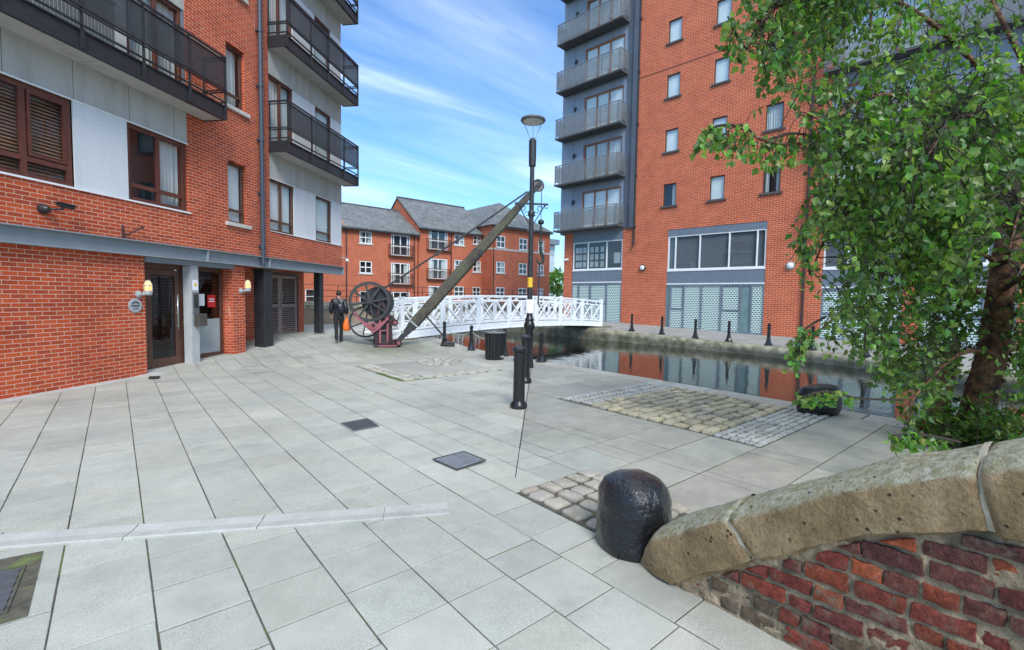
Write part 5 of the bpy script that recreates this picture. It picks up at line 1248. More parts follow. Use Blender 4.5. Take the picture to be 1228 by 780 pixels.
# ---------------------------------------------------------------- sandstone and brick parapet
def lerp_tab(tab, t):
    if t <= tab[0][0]: return tab[0][1]
    for (a, va), (b, vb) in zip(tab, tab[1:]):
        if t <= b: return va + (vb-va)*(t-a)/(b-a)
    return tab[-1][1]
ARR = [(-.27,.10),(-.23,.165),(-.16,.235),(.33,.56),(.69,.78),(1.05,1.0),(1.32,1.125),(1.45,1.19),(2.5,1.55),(4.2,1.95)]
BOT = [(-.27,-.02),(.02,-.01),(.19,.13),(.51,.37),(.73,.53),(.99,.71),(1.34,.87),(1.47,.875),(2.5,1.22),(4.2,1.6)]
PY, PXF = 1.55, 2.68
PW = thing('parapet_wall', 'old ramped brick parapet with mossy sandstone coping, beside the guard stone', 'wall', (PXF, PY, 0))
def W3(t, x, z): return (x-PXF, -t, z)        # local: y = -t
sandstone = None
def sand_mat():
    m, t, b = nt('weathered_sandstone'); tc = N(t, 'ShaderNodeTexCoord'); v = tc.outputs['Object']
    n = noise_tex(t, v, 3.2, 8, .65); n2 = noise_tex(t, v, 48, 6, .65); n3 = noise_tex(t, v, 7, 8, .72); n5 = noise_tex(t, v, 26, 5, .7)
    c = ramp(t, n.outputs[0], [(.3, (.15,.10,.05)), (.5, (.265,.185,.10)), (.7, (.37,.275,.165))]).outputs[0]
    c = mixc(t, .6, c, ramp(t, n2.outputs[0], [(.3, .55), (.65, 1.2)]).outputs[0], 'MULTIPLY')
    geo = N(t, 'ShaderNodeNewGeometry'); sz = N(t, 'ShaderNodeSeparateXYZ'); t.links.new(geo.outputs['Normal'], sz.inputs[0])
    up_ = ramp(t, sz.outputs[2], [(.25, 0), (.8, 1)])           # algae and lichen settle on the flat upper faces
    lich = mixc(t, ramp(t, n5.outputs[0], [(.4, 0), (.6, 1)]).outputs[0], (.24,.24,.135), (.43,.425,.34))
    ml = N(t, 'ShaderNodeMath', operation='MULTIPLY'); t.links.new(up_.outputs[0], ml.inputs[0]); t.links.new(ramp(t, n3.outputs[0], [(.25, .35), (.6, 1)]).outputs[0], ml.inputs[1])
    c = mixc(t, ml.outputs[0], c, lich)
    mo = ramp(t, n3.outputs[0], [(.60, 0), (.74, .7)]); c = mixc(t, mo.outputs[0], c, (.085,.095,.03))
    vor = N(t, 'ShaderNodeTexVoronoi'); vor.inputs['Scale'].default_value = 17; t.links.new(v, vor.inputs['Vector'])
    pit = ramp(t, vor.outputs['Distance'], [(.05, 0), (.16, 1)])
    nz = ramp(t, noise_tex(t, v, 9, 3).outputs[0], [(.47, 1), (.53, 0)])
    mx_ = N(t, 'ShaderNodeMath', operation='MAXIMUM'); t.links.new(pit.outputs[0], mx_.inputs[0]); t.links.new(nz.outputs[0], mx_.inputs[1])
    c = mixc(t, mx_.outputs[0], (.035,.028,.018), c)          # shade inside the pits, put into the colour
    t.links.new(c, b.inputs['Base Color']); b.inputs['Roughness'].default_value = .92; b.inputs['Specular IOR Level'].default_value = .2
    a1 = N(t, 'ShaderNodeMath', operation='MULTIPLY_ADD'); t.links.new(mx_.outputs[0], a1.inputs[0]); a1.inputs[1].default_value = 1.6; t.links.new(n2.outputs[0], a1.inputs[2])
    a2 = N(t, 'ShaderNodeMath', operation='MULTIPLY_ADD'); t.links.new(n3.outputs[0], a2.inputs[0]); a2.inputs[1].default_value = 1.2; t.links.new(a1.outputs[0], a2.inputs[2])
    bump(t, b, a2.outputs[0], 1., .016); return m
SM = sand_mat()
def coping(t0, t1, seed, nose=False):
    nsec = max(14, int((t1-t0)/.018)); b = MB(); vs = []
    base = [(.00,0.,.00),(-.045,.04,.05),(-.055,.12,.0),(-.06,.35,.0),(-.06,.65,.0),(-.062,.90,.0),(-.055,.985,.0),(-.03,1.,.012),(.02,1.,.04),(.10,1.,.055),(.2,1.,.062),(.3,1.,.055),(.38,1.,.035),(.43,1.,.0),(.445,.8,0),(.445,.4,0),(.43,.05,0)]
    n = len(base)
    for i in range(nsec+1):
        tt = t0+(t1-t0)*i/nsec
        e = min(i, nsec-i)/nsec*(t1-t0); rd = 1-min(1, e/.018); sh = .17-.11*min(1, max(0, (tt-.6)/.7))
        if nose and i < nsec/2: rd = 1-min(1, (tt-t0)/.16); sh = 0 + .17*min(1, (tt-t0)/.3)
        for x, k, dz in base:
            tb = tt + sh*(1-k); za, zb = lerp_tab(ARR, tt), lerp_tab(BOT, tt+sh)
            z = zb + (za-zb)*k + dz
            xc, zc = .19, (za+zb)/2
            if nose and i < nsec/2: s_ = 1-.55*rd**2.2; x2 = xc+(x-xc)*(1-.35*rd**2); z = zb+(z-zb)*s_
            else: s_ = 1-.05*rd**2; x2 = xc+(x-xc)*s_; z = zc+(z-zc)*(1-.05*rd**2)
            p = Vector((x2, -tb, z)); q = p*4+Vector((seed*3.1,0,0))
            d = noise.noise(q)*.014 + noise.noise(q*3.1)*.009 + noise.noise(q*8)*.005 + noise.noise(q*17)*.003
            vs.append((p.x + d*(1 if x > .2 else -1), p.y+noise.noise(q*1.7+Vector((9,0,0)))*.006, p.z + noise.noise(q+Vector((0,7,0)))*.012+noise.noise(q*5)*.004))
    b.add(vs, [(i*n+k, i*n+(k+1) % n, (i+1)*n+(k+1) % n, (i+1)*n+k) for i in range(nsec) for k in range(n)] + [tuple(range(n)), tuple(nsec*n+k for k in range(n))])
    return b.build('coping_stone', SM, PW, smooth=True, auto=48)
def joint(tc_):
    b = MB(); base = [(-.052,.15),(-.056,.5),(-.052,.9),(-.03,1.0),(.10,1.0),(.25,1.0),(.42,1.0),(.43,.3)]; vs = []
    for tt in (tc_-.013, tc_+.013):
        sh = .17-.11*min(1, max(0, (tt-.6)/.7)); za, zb = lerp_tab(ARR, tt), lerp_tab(BOT, tt+sh)
        for x, k in base: vs.append((x+.004+noise.noise(Vector((x*30,k*20,tc_)))*.009, -(tt+sh*(1-k)), zb+(za-zb)*k+(.07 if .05 < x < .3 else 0)-.004+noise.noise(Vector((k*20,x*30,tc_)))*.009))
    n = len(base); b.add(vs, [(i, (i+1) % n, n+(i+1) % n, n+i) for i in range(n)]); return b.build('joint_mortar', mat('pale_joint_mortar', (.40,.35,.26), .95, .2, 20, .5, 60) if 'pale_joint_mortar' not in bpy.data.materials else bpy.data.materials['pale_joint_mortar'], PW, smooth=True)
for q in (.341, 1.331, 2.555): joint(q)
coping(-.27, .338, 1, True); coping(.345, 1.325, 2); coping(1.337, 2.55, 3); coping(2.56, 4.1, 4)
mort = mat('crumbly_lime_mortar', (.27,.205,.13), .95, .35, 12, .9, 45, col2=(.09,.078,.05), c2lo=.48, c2hi=.68, c2scale=5, bdist=.015)
b = MB(); nn = 250; mm = 84; vs = []
for i in range(nn+1):           # smeared, crumbling joints: an uneven sheet that laps over some brick edges
    tt = -.05+(2.2*i/200 if i <= 200 else 2.2+1.9*(i-200)/50); hz_ = max(.0, lerp_tab(BOT, tt)+.03)
    for j in range(mm+1):
        z = -.05+(hz_+.05)*j/mm; q = Vector((tt*9, z*9, 0)); lip = max(0, 1-(hz_-.03-z)/.05) if hz_ > .05 else 0
        d = noise.noise(q)*.011 + noise.noise(q*2.7)*.009 + noise.noise(q*7)*.005
        vs.append((.004-d-.014*lip*(.5+noise.noise(q*.8))-(.012*max(0,1-z/.12)), -tt, z))
b.add(vs, [(i*(mm+1)+k, i*(mm+1)+k+1, (i+1)*(mm+1)+k+1, (i+1)*(mm+1)+k) for i in range(nn) for k in range(mm)])
for i in range(60):
    t0_, t1_ = -.05+4.1*i/60, -.05+4.1*(i+1)/60; h0_, h1_ = max(0, lerp_tab(BOT, t0_)+.03), max(0, lerp_tab(BOT, t1_)+.03); b.quad((.40,-t0_,-.05),(.40,-t1_,-.05),(.40,-t1_,h1_),(.40,-t0_,h0_))
b.build('mortar_core', mort, PW, fixn=False, smooth=True)
b = MB()          # squeezed bed joint under the coping
pts = []
for i in range(90):
    tt = .02+4.0*i/89; pts.append((-.008+noise.noise(Vector((tt*9,1,0)))*.012,-tt,lerp_tab(BOT, tt)-.004+noise.noise(Vector((tt*7,5,0)))*.012))

b = MB(); k = -3
while k < 22:
    zb = k*.098+rnd.uniform(-.004,.004); tt = -.1 + rnd.uniform(0,.2); header = k % 4 == 1
    while tt < 4.0:
        L_ = (.112 if header or rnd.random() < .30 else .215)+rnd.uniform(-.025,.018); H_ = rnd.uniform(.060,.074); sl = .02
        q = [(tt,zb+sl*tt),(tt+L_,zb+sl*(tt+L_)),(tt+L_,zb+sl*(tt+L_)+H_),(tt,zb+sl*tt+H_)]
        q = [(a+rnd.uniform(-.005,.005), c+rnd.uniform(-.004,.004)) for a, c in q]
        m_ = tt+L_/2; g_ = (lerp_tab(BOT, m_+.05)-lerp_tab(BOT, m_-.05))/.1; z0 = lerp_tab(BOT, m_)-.012
        q = clip(q, -g_, 1, z0-g_*m_); q = clip(q, 0, -1, .02) if len(q) > 2 else q
        if len(q) > 2 and area(q) > .0012 and rnd.random() > .025:
            cx = sum(p[0] for p in q)/len(q); cz = sum(p[1] for p in q)/len(q)
            b.col = grey(rnd.choice(((.17,.036,.026),(.14,.032,.026),(.18,.04,.026),(.28,.068,.03),(.11,.028,.024),(.14,.035,.028),(.09,.032,.028),(.22,.05,.026),(.16,.04,.026),(.13,.045,.035))), .15, .05)
            if zb+sl*tt < .16 and rnd.random() < .6: b.col = grey((.10,.07,.045), .2, .05)
            pr = rnd.uniform(-.004,.012) if rnd.random() < .82 else rnd.uniform(-.022,-.012); tw = rnd.uniform(-.04,.04); n = len(q); ve = []
            # subdivide the outline so edges can crumble
            qq = []
            for i in range(n):
                a, c = q[i], q[(i+1) % n]; m2 = max(1, int(math.hypot(c[0]-a[0], c[1]-a[1])/.03))
                for j in range(m2): u = j/m2; qq.append((a[0]+(c[0]-a[0])*u+rnd.uniform(-.005,.005), a[1]+(c[1]-a[1])*u+rnd.uniform(-.005,.005)))
            n = len(qq)
            for sc, xx in ((1,.03),(1,-.004-pr),(.965,-.010-pr),(.80,-.0125-pr),(.35,-.013-pr)):
                for a, c in qq: ve.append((xx+tw*(a-cx)*.4+rnd.uniform(-.0012,.0012), -(cx+(a-cx)*sc), cz+(c-cz)*sc))
            ve.append((-.013-pr, -cx, cz))
            b.add(ve, [(r*n+i, r*n+(i+1) % n, (r+1)*n+(i+1) % n, (r+1)*n+i) for r in range(4) for i in range(n)] + [(4*n+i, 4*n+(i+1) % n, 5*n) for i in range(n)])
        tt += L_ + rnd.uniform(.012,.022)
    k += 1
b.build('brickwork', attr_mat('old_handmade_brick', .9, .6, 30, 1., 85, moss=(.15,.115,.08), mossr=(.53,.68), mscale=9, bdist=.009, speck=.35), PW, smooth=True, auto=40)

# ---------------------------------------------------------------- birch
def leaf_mat(name, alb=1.):
    m = bpy.data.materials.new(name); m.use_nodes = True; t = m.node_tree; t.nodes.clear()
    out = N(t, 'ShaderNodeOutputMaterial'); a = N(t, 'ShaderNodeAttribute'); a.attribute_name = 'Col'
    d = N(t, 'ShaderNodeBsdfPrincipled'); d.inputs['Roughness'].default_value = .36; d.inputs['Specular IOR Level'].default_value = .5
    t.links.new(a.outputs[0], d.inputs['Base Color']); tr = N(t, 'ShaderNodeBsdfTranslucent')
    t.links.new(mixc(t, 1., a.outputs[0], (1.5,1.9,.6), 'MULTIPLY'), tr.inputs[0])
    mx = N(t, 'ShaderNodeMixShader'); mx.inputs[0].default_value = .45; t.links.new(d.outputs[0], mx.inputs[1]); t.links.new(tr.outputs[0], mx.inputs[2]); t.links.new(mx.outputs[0], out.inputs[0]); return m
LM = leaf_mat('birch_leaf')
GREENS = [tuple(min(1, c*k) for c, k in zip(g, (1.25,1.2,1.15))) for g in [(.075,.145,.034),(.10,.18,.042),(.13,.215,.05),(.08,.135,.045),(.055,.11,.032),(.17,.265,.065),(.10,.165,.055)]]
def leaf(mb, p, L_, d, nv, col):
    """birch leaf: diamond with a folded midrib"""
    d = d.normalized(); s = d.cross(nv)
    if s.length < 1e-3: s = d.orthogonal()
    s.normalize(); n = s.cross(d); w_ = L_*.40; mb.col = col
    a = p; c = p+d*L_; m = p+d*L_*.42 - n*L_*.05; e = p+d*L_*.78 - n*L_*.02
    mb.add([a, p+d*L_*.30+s*w_+n*L_*.07, c, p+d*L_*.30-s*w_+n*L_*.07, m, e, p+d*L_*.68+s*w_*.55+n*L_*.05, p+d*L_*.68-s*w_*.55+n*L_*.05], [(0,1,4),(4,1,6,5),(5,6,2),(0,4,3),(4,5,7,3),(5,2,7)])
rv = lambda s=1.: Vector((rnd.gauss(0,s), rnd.gauss(0,s), rnd.gauss(0,s)))
BT = Vector((8.77,.80,0)); BI = thing('birch_tree', 'leaning birch with peeling brown bark and hanging green leaves behind the parapet', 'tree', BT)
trunk_pts = [at_depth(1152,548,6.27), at_depth(1160,528,6.27), at_depth(1178,470,6.27), at_depth(1190,420,6.27), at_depth(1202,340,6.27), at_depth(1212,260,6.27), at_depth(1224,170,6.27), at_depth(1240,60,6.3), at_depth(1250,-80,6.4), at_depth(1255,-260,6.5), at_depth(1250,-420,6.5)]
trunk_pts[0].z = -.1
tr = [.25,.20,.17,.158,.142,.13,.12,.105,.085,.06,.03]
def smooth_path(pts, rs, n=6):
    P, Q = [], []
    for i in range(len(pts)-1):
        p0, p1, p2, p3 = pts[max(i-1,0)], pts[i], pts[i+1], pts[min(i+2,len(pts)-1)]
        for j in range(n):
            u = j/n; P.append(.5*((2*p1)+(p2-p0)*u+(2*p0-5*p1+4*p2-p3)*u*u+(3*p1-p0-3*p2+p3)*u**3)); Q.append(rs[i]+(rs[i+1]-rs[i])*u)
    return P+[pts[-1]], Q+[rs[-1]]
def bark_mat():
    m, t, b = nt('peeling_birch_bark'); tc = N(t, 'ShaderNodeTexCoord'); mp = N(t, 'ShaderNodeMapping'); mp.inputs['Scale'].default_value = (1,1,.8); t.links.new(tc.outputs['Object'], mp.inputs[0])
    n = noise_tex(t, mp.outputs[0], 7.5, 7, .65); n.inputs['Distortion'].default_value = .8; n2 = noise_tex(t, mp.outputs[0], 40, 5, .6)
    c = ramp(t, n.outputs[0], [(.34, (.018,.013,.011)), (.45, (.10,.047,.027)), (.55, (.25,.115,.06)), (.68, (.38,.22,.13))]).outputs[0]
    c = mixc(t, .5, c, ramp(t, n2.outputs[0], [(.3,.5),(.7,1.25)]).outputs[0], 'MULTIPLY')
    t.links.new(c, b.inputs['Base Color']); b.inputs['Roughness'].default_value = .85
    ad_ = N(t, 'ShaderNodeMath', operation='MULTIPLY_ADD'); t.links.new(n2.outputs[0], ad_.inputs[0]); ad_.inputs[1].default_value = .3; t.links.new(n.outputs[0], ad_.inputs[2]); bump(t, b, ad_.outputs[0], .9, .05); return m
BARK = bark_mat()
P_, Q_ = smooth_path([p-BT for p in trunk_pts], tr, 8)
b = MB(); nseg = 22; vs = []
for i, (p, r) in enumerate(zip(P_, Q_)):
    for k in range(nseg):
        a = 2*math.pi*k/nseg; d = Vector((math.cos(a), math.sin(a), 0)); q = (p+d*r)*5; rr = r*(1+.16*noise.noise(q)+.09*noise.noise(q*2.6)); vs.append(p+d*rr)
b.add(vs, [(i*nseg+k, i*nseg+(k+1) % nseg, (i+1)*nseg+(k+1) % nseg, (i+1)*nseg+k) for i in range(len(P_)-1) for k in range(nseg)])
# curls of loose bark
for i in range(150):
    j = rnd.randrange(0, int(len(P_)*.75)); a = rnd.uniform(0, 2*math.pi); d = Vector((math.cos(a), math.sin(a), 0)); t_ = Vector((-d.y, d.x, 0)); p = P_[j]+d*Q_[j]*1.0; h = rnd.uniform(.03,.09); w_ = rnd.uniform(.02,.06); lift = rnd.uniform(.01,.035)
    b.add([p-t_*w_, p+t_*w_, p+t_*w_*.8+Vector((0,0,-h))+d*lift, p-t_*w_*.9+Vector((0,0,-h*.8))+d*lift*1.3], [(0,1,2,3)])
TR = b.build('trunk', BARK, BI, smooth=True)
# which part of the sky and wall the crown leaves open, seen along its outline
LEFT = [(-700,905),(-60,900),(0,893),(60,888),(110,925),(150,955),(200,972),(255,958),(300,978),(340,990),(400,985),(430,1000),(460,1035),(490,1080),(520,1085),(560,1085)]
def inside(x, y):
    return x > lerp_tab(LEFT, y) + 42*noise.noise(Vector((y*.021, x*.006, 3)))
limbs = []
TRX = [(260,1212),(340,1202),(420,1190),(470,1178),(530,1160)]
def limb(pts, r0, r1):
    P, Q = smooth_path(pts, [r0+(r1-r0)*i/(len(pts)-1) for i in range(len(pts))], 5); limbs.append((P, Q)); return P
A = at_depth
sp = [  # limbs: start on the trunk, then out and drooping
 [A(1222,180,6.27), A(1130,120,5.6), A(1030,120,5.0), A(985,165,4.7), A(930,172,4.5), A(880,150,4.35)],
 [A(1228,140,6.27), A(1120,30,5.5), A(1010,-20,5.0), A(930,10,4.8), A(895,60,4.7)],
 [A(1212,270,6.27), A(1130,215,5.7), A(1060,230,5.2), A(1000,270,4.9), A(972,330,4.8)],
 [A(1205,320,6.27), A(1140,290,5.9), A(1080,310,5.5), A(1030,355,5.2), A(985,395,5.0)],
 [A(1198,370,6.27), A(1150,340,6.4), A(1090,370,6.4), A(1050,430,6.3)],
 [A(1190,420,6.27), A(1150,425,5.7), A(1110,460,5.2), A(1080,500,5.0)],
 [A(1235,90,6.3), A(1160,-40,6.8), A(1060,-100,7.0), A(980,-60,7.0), A(950,40,7.0)],
 [A(1245,0,6.3), A(1180,-120,5.2), A(1090,-160,4.6), A(1010,-90,4.3)],
 [A(1215,240,6.27), A(1190,160,5.2), A(1150,140,4.5), A(1110,190,4.1)],
 [A(1205,320,6.27), A(1220,250,5.2), A(1225,240,4.5), A(1210,300,4.1)],
 [A(1225,160,6.27), A(1290,120,5.8), A(1350,150,5.4), A(1380,230,5.2)],
 [A(1205,330,6.27), A(1260,290,6.8), A(1320,320,7.2), A(1350,400,7.3)],
 [A(1245,20,6.3), A(1300,-100,7.2), A(1340,-120,8.0), A(1330,0,8.4)],
 [A(1195,390,6.27), A(1255,360,6.0), A(1300,380,5.6), A(1330,430,5.4)], [A(1188,430,6.27), A(1240,410,6.9), A(1290,420,7.2), A(1330,470,7.3)], [A(1200,350,6.27), A(1235,330,5.6), A(1262,350,5.1), A(1270,400,4.9)],
 [A(1215,250,6.27), A(1160,200,7.0), A(1090,190,7.6), A(1030,240,7.8)]]
for q in sp: limb(q, .034, .008)
b = MB()
for P, Q in limbs: b.tube([p-BT for p in P], Q, 6)
twig = MB(); crown = MB(); nleaf = 0
dark_twig = mat('dark_birch_twig', (.035,.024,.018), .8, .3, 20)
def hang(p, n, L_, drift):
    """a hanging twig with alternate leaves"""
    global nleaf
    pts = [p]; v = drift
    for i in range(n):
        v = (v*.72 + Vector((0,0,-.42)) + rv(.16)); v.normalize(); pts.append(pts[-1]+v*L_/n)
    for q in pts:
        x, y, d = to_px(q)
        if d < 2.6: return False
        if 0 < y < 780 and x < 1300 and not inside(x, y): return False
        if q.z < .35 or (d < 4.6 and y > 470 and q.z < 1.0): return False
        if d < 6.5 and 275 < y < 530 and abs(x-lerp_tab(TRX, y)) < 34 and rnd.random() < .5: return False
    twig.tube([q-BT for q in pts], [.006+(.002-.006)*i/n for i in range(n+1)], 4)
    base = rnd.choice(GREENS); kk = rnd.uniform(.75,1.25)
    for i in range(1, n+1):
        for s in range(rnd.choice((2,3,3))):
            c = rnd.choice((base, base, rnd.choice(GREENS))); c = tuple(x*kk*rnd.uniform(.8,1.2) for x in c)
            d = Vector((0,0,-.55))+rv(.55); q = pts[i]+rv(.035)
            leaf(crown, q-BT, rnd.uniform(.055,.098), d, rv(), c); nleaf += 1
    return True
allp = [(p, li) for li, (P, Q) in enumerate(limbs) for p in P[3:]]
tries = 0; made = 0
while made < 2850 and tries < 50000:
    tries += 1
    p, li = rnd.choice(allp); off = rv(.50); off.z *= .8; s = p+off
    p = min((q for q, l2 in allp), key=lambda q: (q-s).length_squared)
    if (p-s).length > .36: continue
    if (s-CAM).length < 3.0: continue
    x, y, d = to_px(s)
    if x > 1340 and rnd.random() < .7: continue
    if y < -160 and rnd.random() < .75: continue
    if d > 2.6 and y > 300 and 960 < x < 1150 and rnd.random() < .45: continue
    if hang(s, rnd.randint(3,6), rnd.uniform(.28,.62), (s-p).normalized()*.7):
        twig.tube([p-BT, (p*.5+s*.5)+Vector((0,0,.04))-BT, s-BT], [.005,.004,.004], 3); made += 1
# long outer sprays past the main outline, as loose hanging branches
def spray(path, nt_, spread, keep):
    P, Q = smooth_path(path, [.013]*(len(path)-1)+[.004], 6); twig.tube([p-BT for p in P], Q, 5)
    for i in range(nt_):
        s = rnd.choice(P[2:]); pts = [s]; v = rv(.5)+Vector((0,0,-.3)); n = rnd.randint(2,4)
        for _ in range(n): v = (v*.6+Vector((0,0,-.5))+rv(.15)).normalized(); pts.append(pts[-1]+v*spread/n)
        twig.tube([q-BT for q in pts], .003, 4)
        for q in pts[1:]:
            for _ in range(2): leaf(crown, q+rv(.03)-BT, rnd.uniform(.06,.095), Vector((0,0,-.6))+rv(.5), rv(), tuple(x*rnd.uniform(.9,1.5) for x in rnd.choice(GREENS[1:])))
spray([A(985,165,4.7), A(950,160,4.55), A(915,168,4.5), A(890,150,4.4), A(872,158,4.35)], 46, .24, 0)
spray([A(880,150,4.4), A(858,152,4.35), A(843,165,4.3)], 13, .12, 0)
spray([A(895,60,4.7), A(885,45,4.6), A(872,20,4.6)], 14, .18, 0)
spray([A(990,380,4.9), A(972,390,4.8), A(962,400,4.75), A(957,425,4.7)], 20, .16, 0)
spray([A(972,330,4.8), A(966,300,4.7), A(962,270,4.7)], 16, .18, 0)
spray([A(1085,480,5.0), A(1030,478,4.9), A(990,470,4.8), A(958,478,4.75)], 12, .07, 0)
spray([A(1150,530,4.6), A(1110,522,4.5), A(1070,522,4.45)], 16, .10, 0)
b.build('limb', BARK, TR, smooth=True); twig.build('twig', dark_twig, TR); crown.build('crown', LM, BI, fixn=False)
print('birch leaves', nleaf, 'twigs', made, 'tries', tries)
# a slimmer stem beside it and the leafy growth at their feet
S2 = Vector((8.62,1.16,0)); st = thing('tree_stump', 'short dark slim trunk standing just left of the birch foot', 'stump', S2)
P2, Q2 = smooth_path([Vector((0,0,-.1)), Vector((0,0,.3)), Vector((.05,-.05,.75)), Vector((.1,-.1,1.3))], [.13,.115,.105,.09], 6)
b = MB(); vs = []
for p, r in zip(P2, Q2):
    for k in range(16): a = 2*math.pi*k/16; d = Vector((math.cos(a), math.sin(a), 0)); vs.append(p+d*r*(1+.2*noise.noise((p+d*r)*6)))
b.add(vs, [(i*16+k, i*16+(k+1) % 16, (i+1)*16+(k+1) % 16, (i+1)*16+k) for i in range(len(P2)-1) for k in range(16)] + [tuple((len(P2)-1)*16+k for k in range(16))]); b.build('trunk', BARK, st, smooth=True)
SHR = Vector((8.3,.75,0)); sh = thing('shrub', 'low leafy green shrub around the foot of the birch behind the parapet', 'shrub', SHR)
cr = MB(); stm = MB()
for i in range(150):
    a = rnd.uniform(0, 2*math.pi); r = rnd.uniform(.0,.75)**.8; p0 = Vector((r*math.cos(a)*.8, r*math.sin(a)*1.0-.1, 0)); h = rnd.uniform(.25,.8)*(1-.4*r); p1 = p0+Vector((rnd.gauss(0,.12), rnd.gauss(0,.12), h))
    stm.tube([p0, p1], [.006,.003], 4)
    for k in range(11):
        q = p0.lerp(p1, rnd.uniform(.25,1))+rv(.06); leaf(cr, q, rnd.uniform(.06,.11), rv()+Vector((0,0,.15)), Vector((0,0,1))+rv(.4), tuple(x*rnd.uniform(.6,1.1) for x in rnd.choice(GREENS)))
stm.build('stem', dark_twig, sh); cr.build('crown', LM, sh, fixn=False)
po = thing('pole', 'thin black and red pole leaning against the slim trunk', 'pole', (8.50,1.35,0))
b = MB(); b.tube([(0,0,0),(.02,-.1,.2)], .022, 8); b.build('tip', MT['red'], po); b = MB(); b.tube([(.02,-.1,.2),(.07,-.25,.65)], .02, 8); b.tube([(.0,-.42,.55),(.07,-.22,.58)], .022, 8); b.build('shaft', MT['black_m'], po)

# distant tree by the office
dt = at_depth(668,352,62); dt.z = .9; DT = thing('street_tree', 'small round pale green tree beyond the canal railings beside the balcony tower', 'tree', dt)
b = MB(); b.tube([(0,0,-1.5),(0,0,1.2),(.1,0,2.6)], [.16,.13,.07], 8)
for k in range(6): a = k*1.05; b.tube([(.03,0,1.6+.1*k),(math.cos(a)*1.1,math.sin(a)*1.1,2.7+.12*k)], [.05,.02], 5)
b.build('trunk', BARK, DT)
cr = MB()
for i in range(1500):
    v = rv(); v.normalize(); c0 = Vector((0,0,2.9)); r = rnd.uniform(.35,1)**.5; q = c0+Vector((v.x*1.75*r, v.y*1.75*r, v.z*1.75*r))*(1+.28*noise.noise(v*2.2))
    leaf(cr, q, rnd.uniform(.22,.36), rv(), rv(), tuple(x*rnd.uniform(.9,2.2) for x in rnd.choice(GREENS)))
cr.build('crown', LM, DT, fixn=False)

# ---------------------------------------------------------------- the walking person
def skin(name, verts, edges, m, parent, sub=2, root=0):
    me = bpy.data.meshes.new(name); me.from_pydata([v[0] for v in verts], edges, []); o = bpy.data.objects.new(name, me); COL.objects.link(o); o.parent = parent
    o.modifiers.new('skin', 'SKIN').use_smooth_shade = True
    for i, v in enumerate(verts):
        sv = me.skin_vertices[0].data[i]; r = v[1]; sv.radius = r if isinstance(r, tuple) else (r, r); sv.use_root = (i == root)
    s = o.modifiers.new('sub', 'SUBSURF'); s.levels = sub; s.render_levels = sub
    me.materials.append(m); return o
PE = thing('person', 'person in a black padded jacket and dark trousers walking away towards the bridge', 'person', (5.62,15.55,.235), R(-24))
flesh = mat('skin', (.45,.26,.19), .55, .05); cloth = mat('navy_black_padded_cloth', (.012,.013,.02), .42, .3, 9, .3, 40); trs = mat('dark_trouser_cloth', (.018,.018,.022), .9, .2, 20); hair_m = mat('dark_brown_hair', (.018,.011,.008), .6, .3, 40)
V = []; E_ = []
def jt(p, r, par=None):
    V.append((p, r)); 
    if par is not None: E_.append((par, len(V)-1))
    return len(V)-1
pel = jt((0,0,.95),(.10,.08)); sp1 = jt((0,.01,1.15),(.125,.095),pel); ch = jt((0,.03,1.34),(.14,.10),sp1); nk = jt((0,.045,1.49),.055,ch); h0 = jt((0,.06,1.56),(.065,.075),nk); h1 = jt((0,.07,1.63),(.075,.092),h0); h2 = jt((0,.06,1.70),(.055,.065),h1)
jt((0,.175,1.615),.012,h1)
for sx_, el, wr in ((1,(.235,-.08,1.14),(.25,-.02,.90)), (-1,(-.235,.0,1.13),(-.24,.16,.93))):
    s_ = jt((sx_*.17,.02,1.41),.06,ch); e = jt(el,.045,s_); w_ = jt(wr,.03,e); hnd = jt((wr[0],wr[1]+.015,wr[2]-.06),(.034,.024),w_)
    for k, (dx, dl) in enumerate(((-.022,.065),(-.007,.075),(.008,.072),(.022,.058))):
        f1 = jt((wr[0]+dx,wr[1]+.03,wr[2]-.06-dl*.6),.0095,hnd); jt((wr[0]+dx,wr[1]+.015,wr[2]-.06-dl),.008,f1)
    jt((wr[0]-sx_*.035,wr[1]+.045,wr[2]-.08),.010,hnd)
for sx_, kn, an, toe in ((1,(.075,.13,.50),(.06,.16,.08),(.06,.30,.035)), (-1,(-.075,-.02,.49),(-.05,-.30,.17),(-.05,-.21,.05))):
    hp = jt((sx_*.085,0,.88),.085,pel); k_ = jt(kn,.055,hp); a_ = jt(an,.04,k_); jt(toe,.036,a_)
skin('body', V, E_, flesh, PE)
V = []; E_ = []
a0 = jt((0,0,.84),(.185,.145)); a1 = jt((0,.0,1.02),(.18,.14),a0); a2 = jt((0,.02,1.2),(.185,.145),a1); a3 = jt((0,.03,1.36),(.185,.13),a2); a4 = jt((0,.04,1.475),(.085,.085),a3)
for sx_, el, wr in ((1,(.245,-.08,1.14),(.255,-.025,.945)), (-1,(-.245,.0,1.13),(-.25,.145,.965))):
    s_ = jt((sx_*.185,.02,1.405),.085,a3); e = jt(el,.078,s_); jt(wr,.062,e)
skin('jacket', V, E_, cloth, PE)
b = MB()
for z in (.98,1.08,1.18,1.28): b.lathe((0,.01,z), [(.178,-.006),(.184,.0),(.178,.006)], 24)
for v in range(len(b.v)): x, y, z = b.v[v]; b.v[v] = (x*1.0, .01+(y-.01)*.78, z)
b.build('quilting_seam', mat('jacket_seam', (.05,.052,.07), .35), PE, smooth=True)
V = []; E_ = []
p00 = jt((0,0,1.02),(.145,.115)); p0 = jt((0,0,.92),(.155,.125),p00)
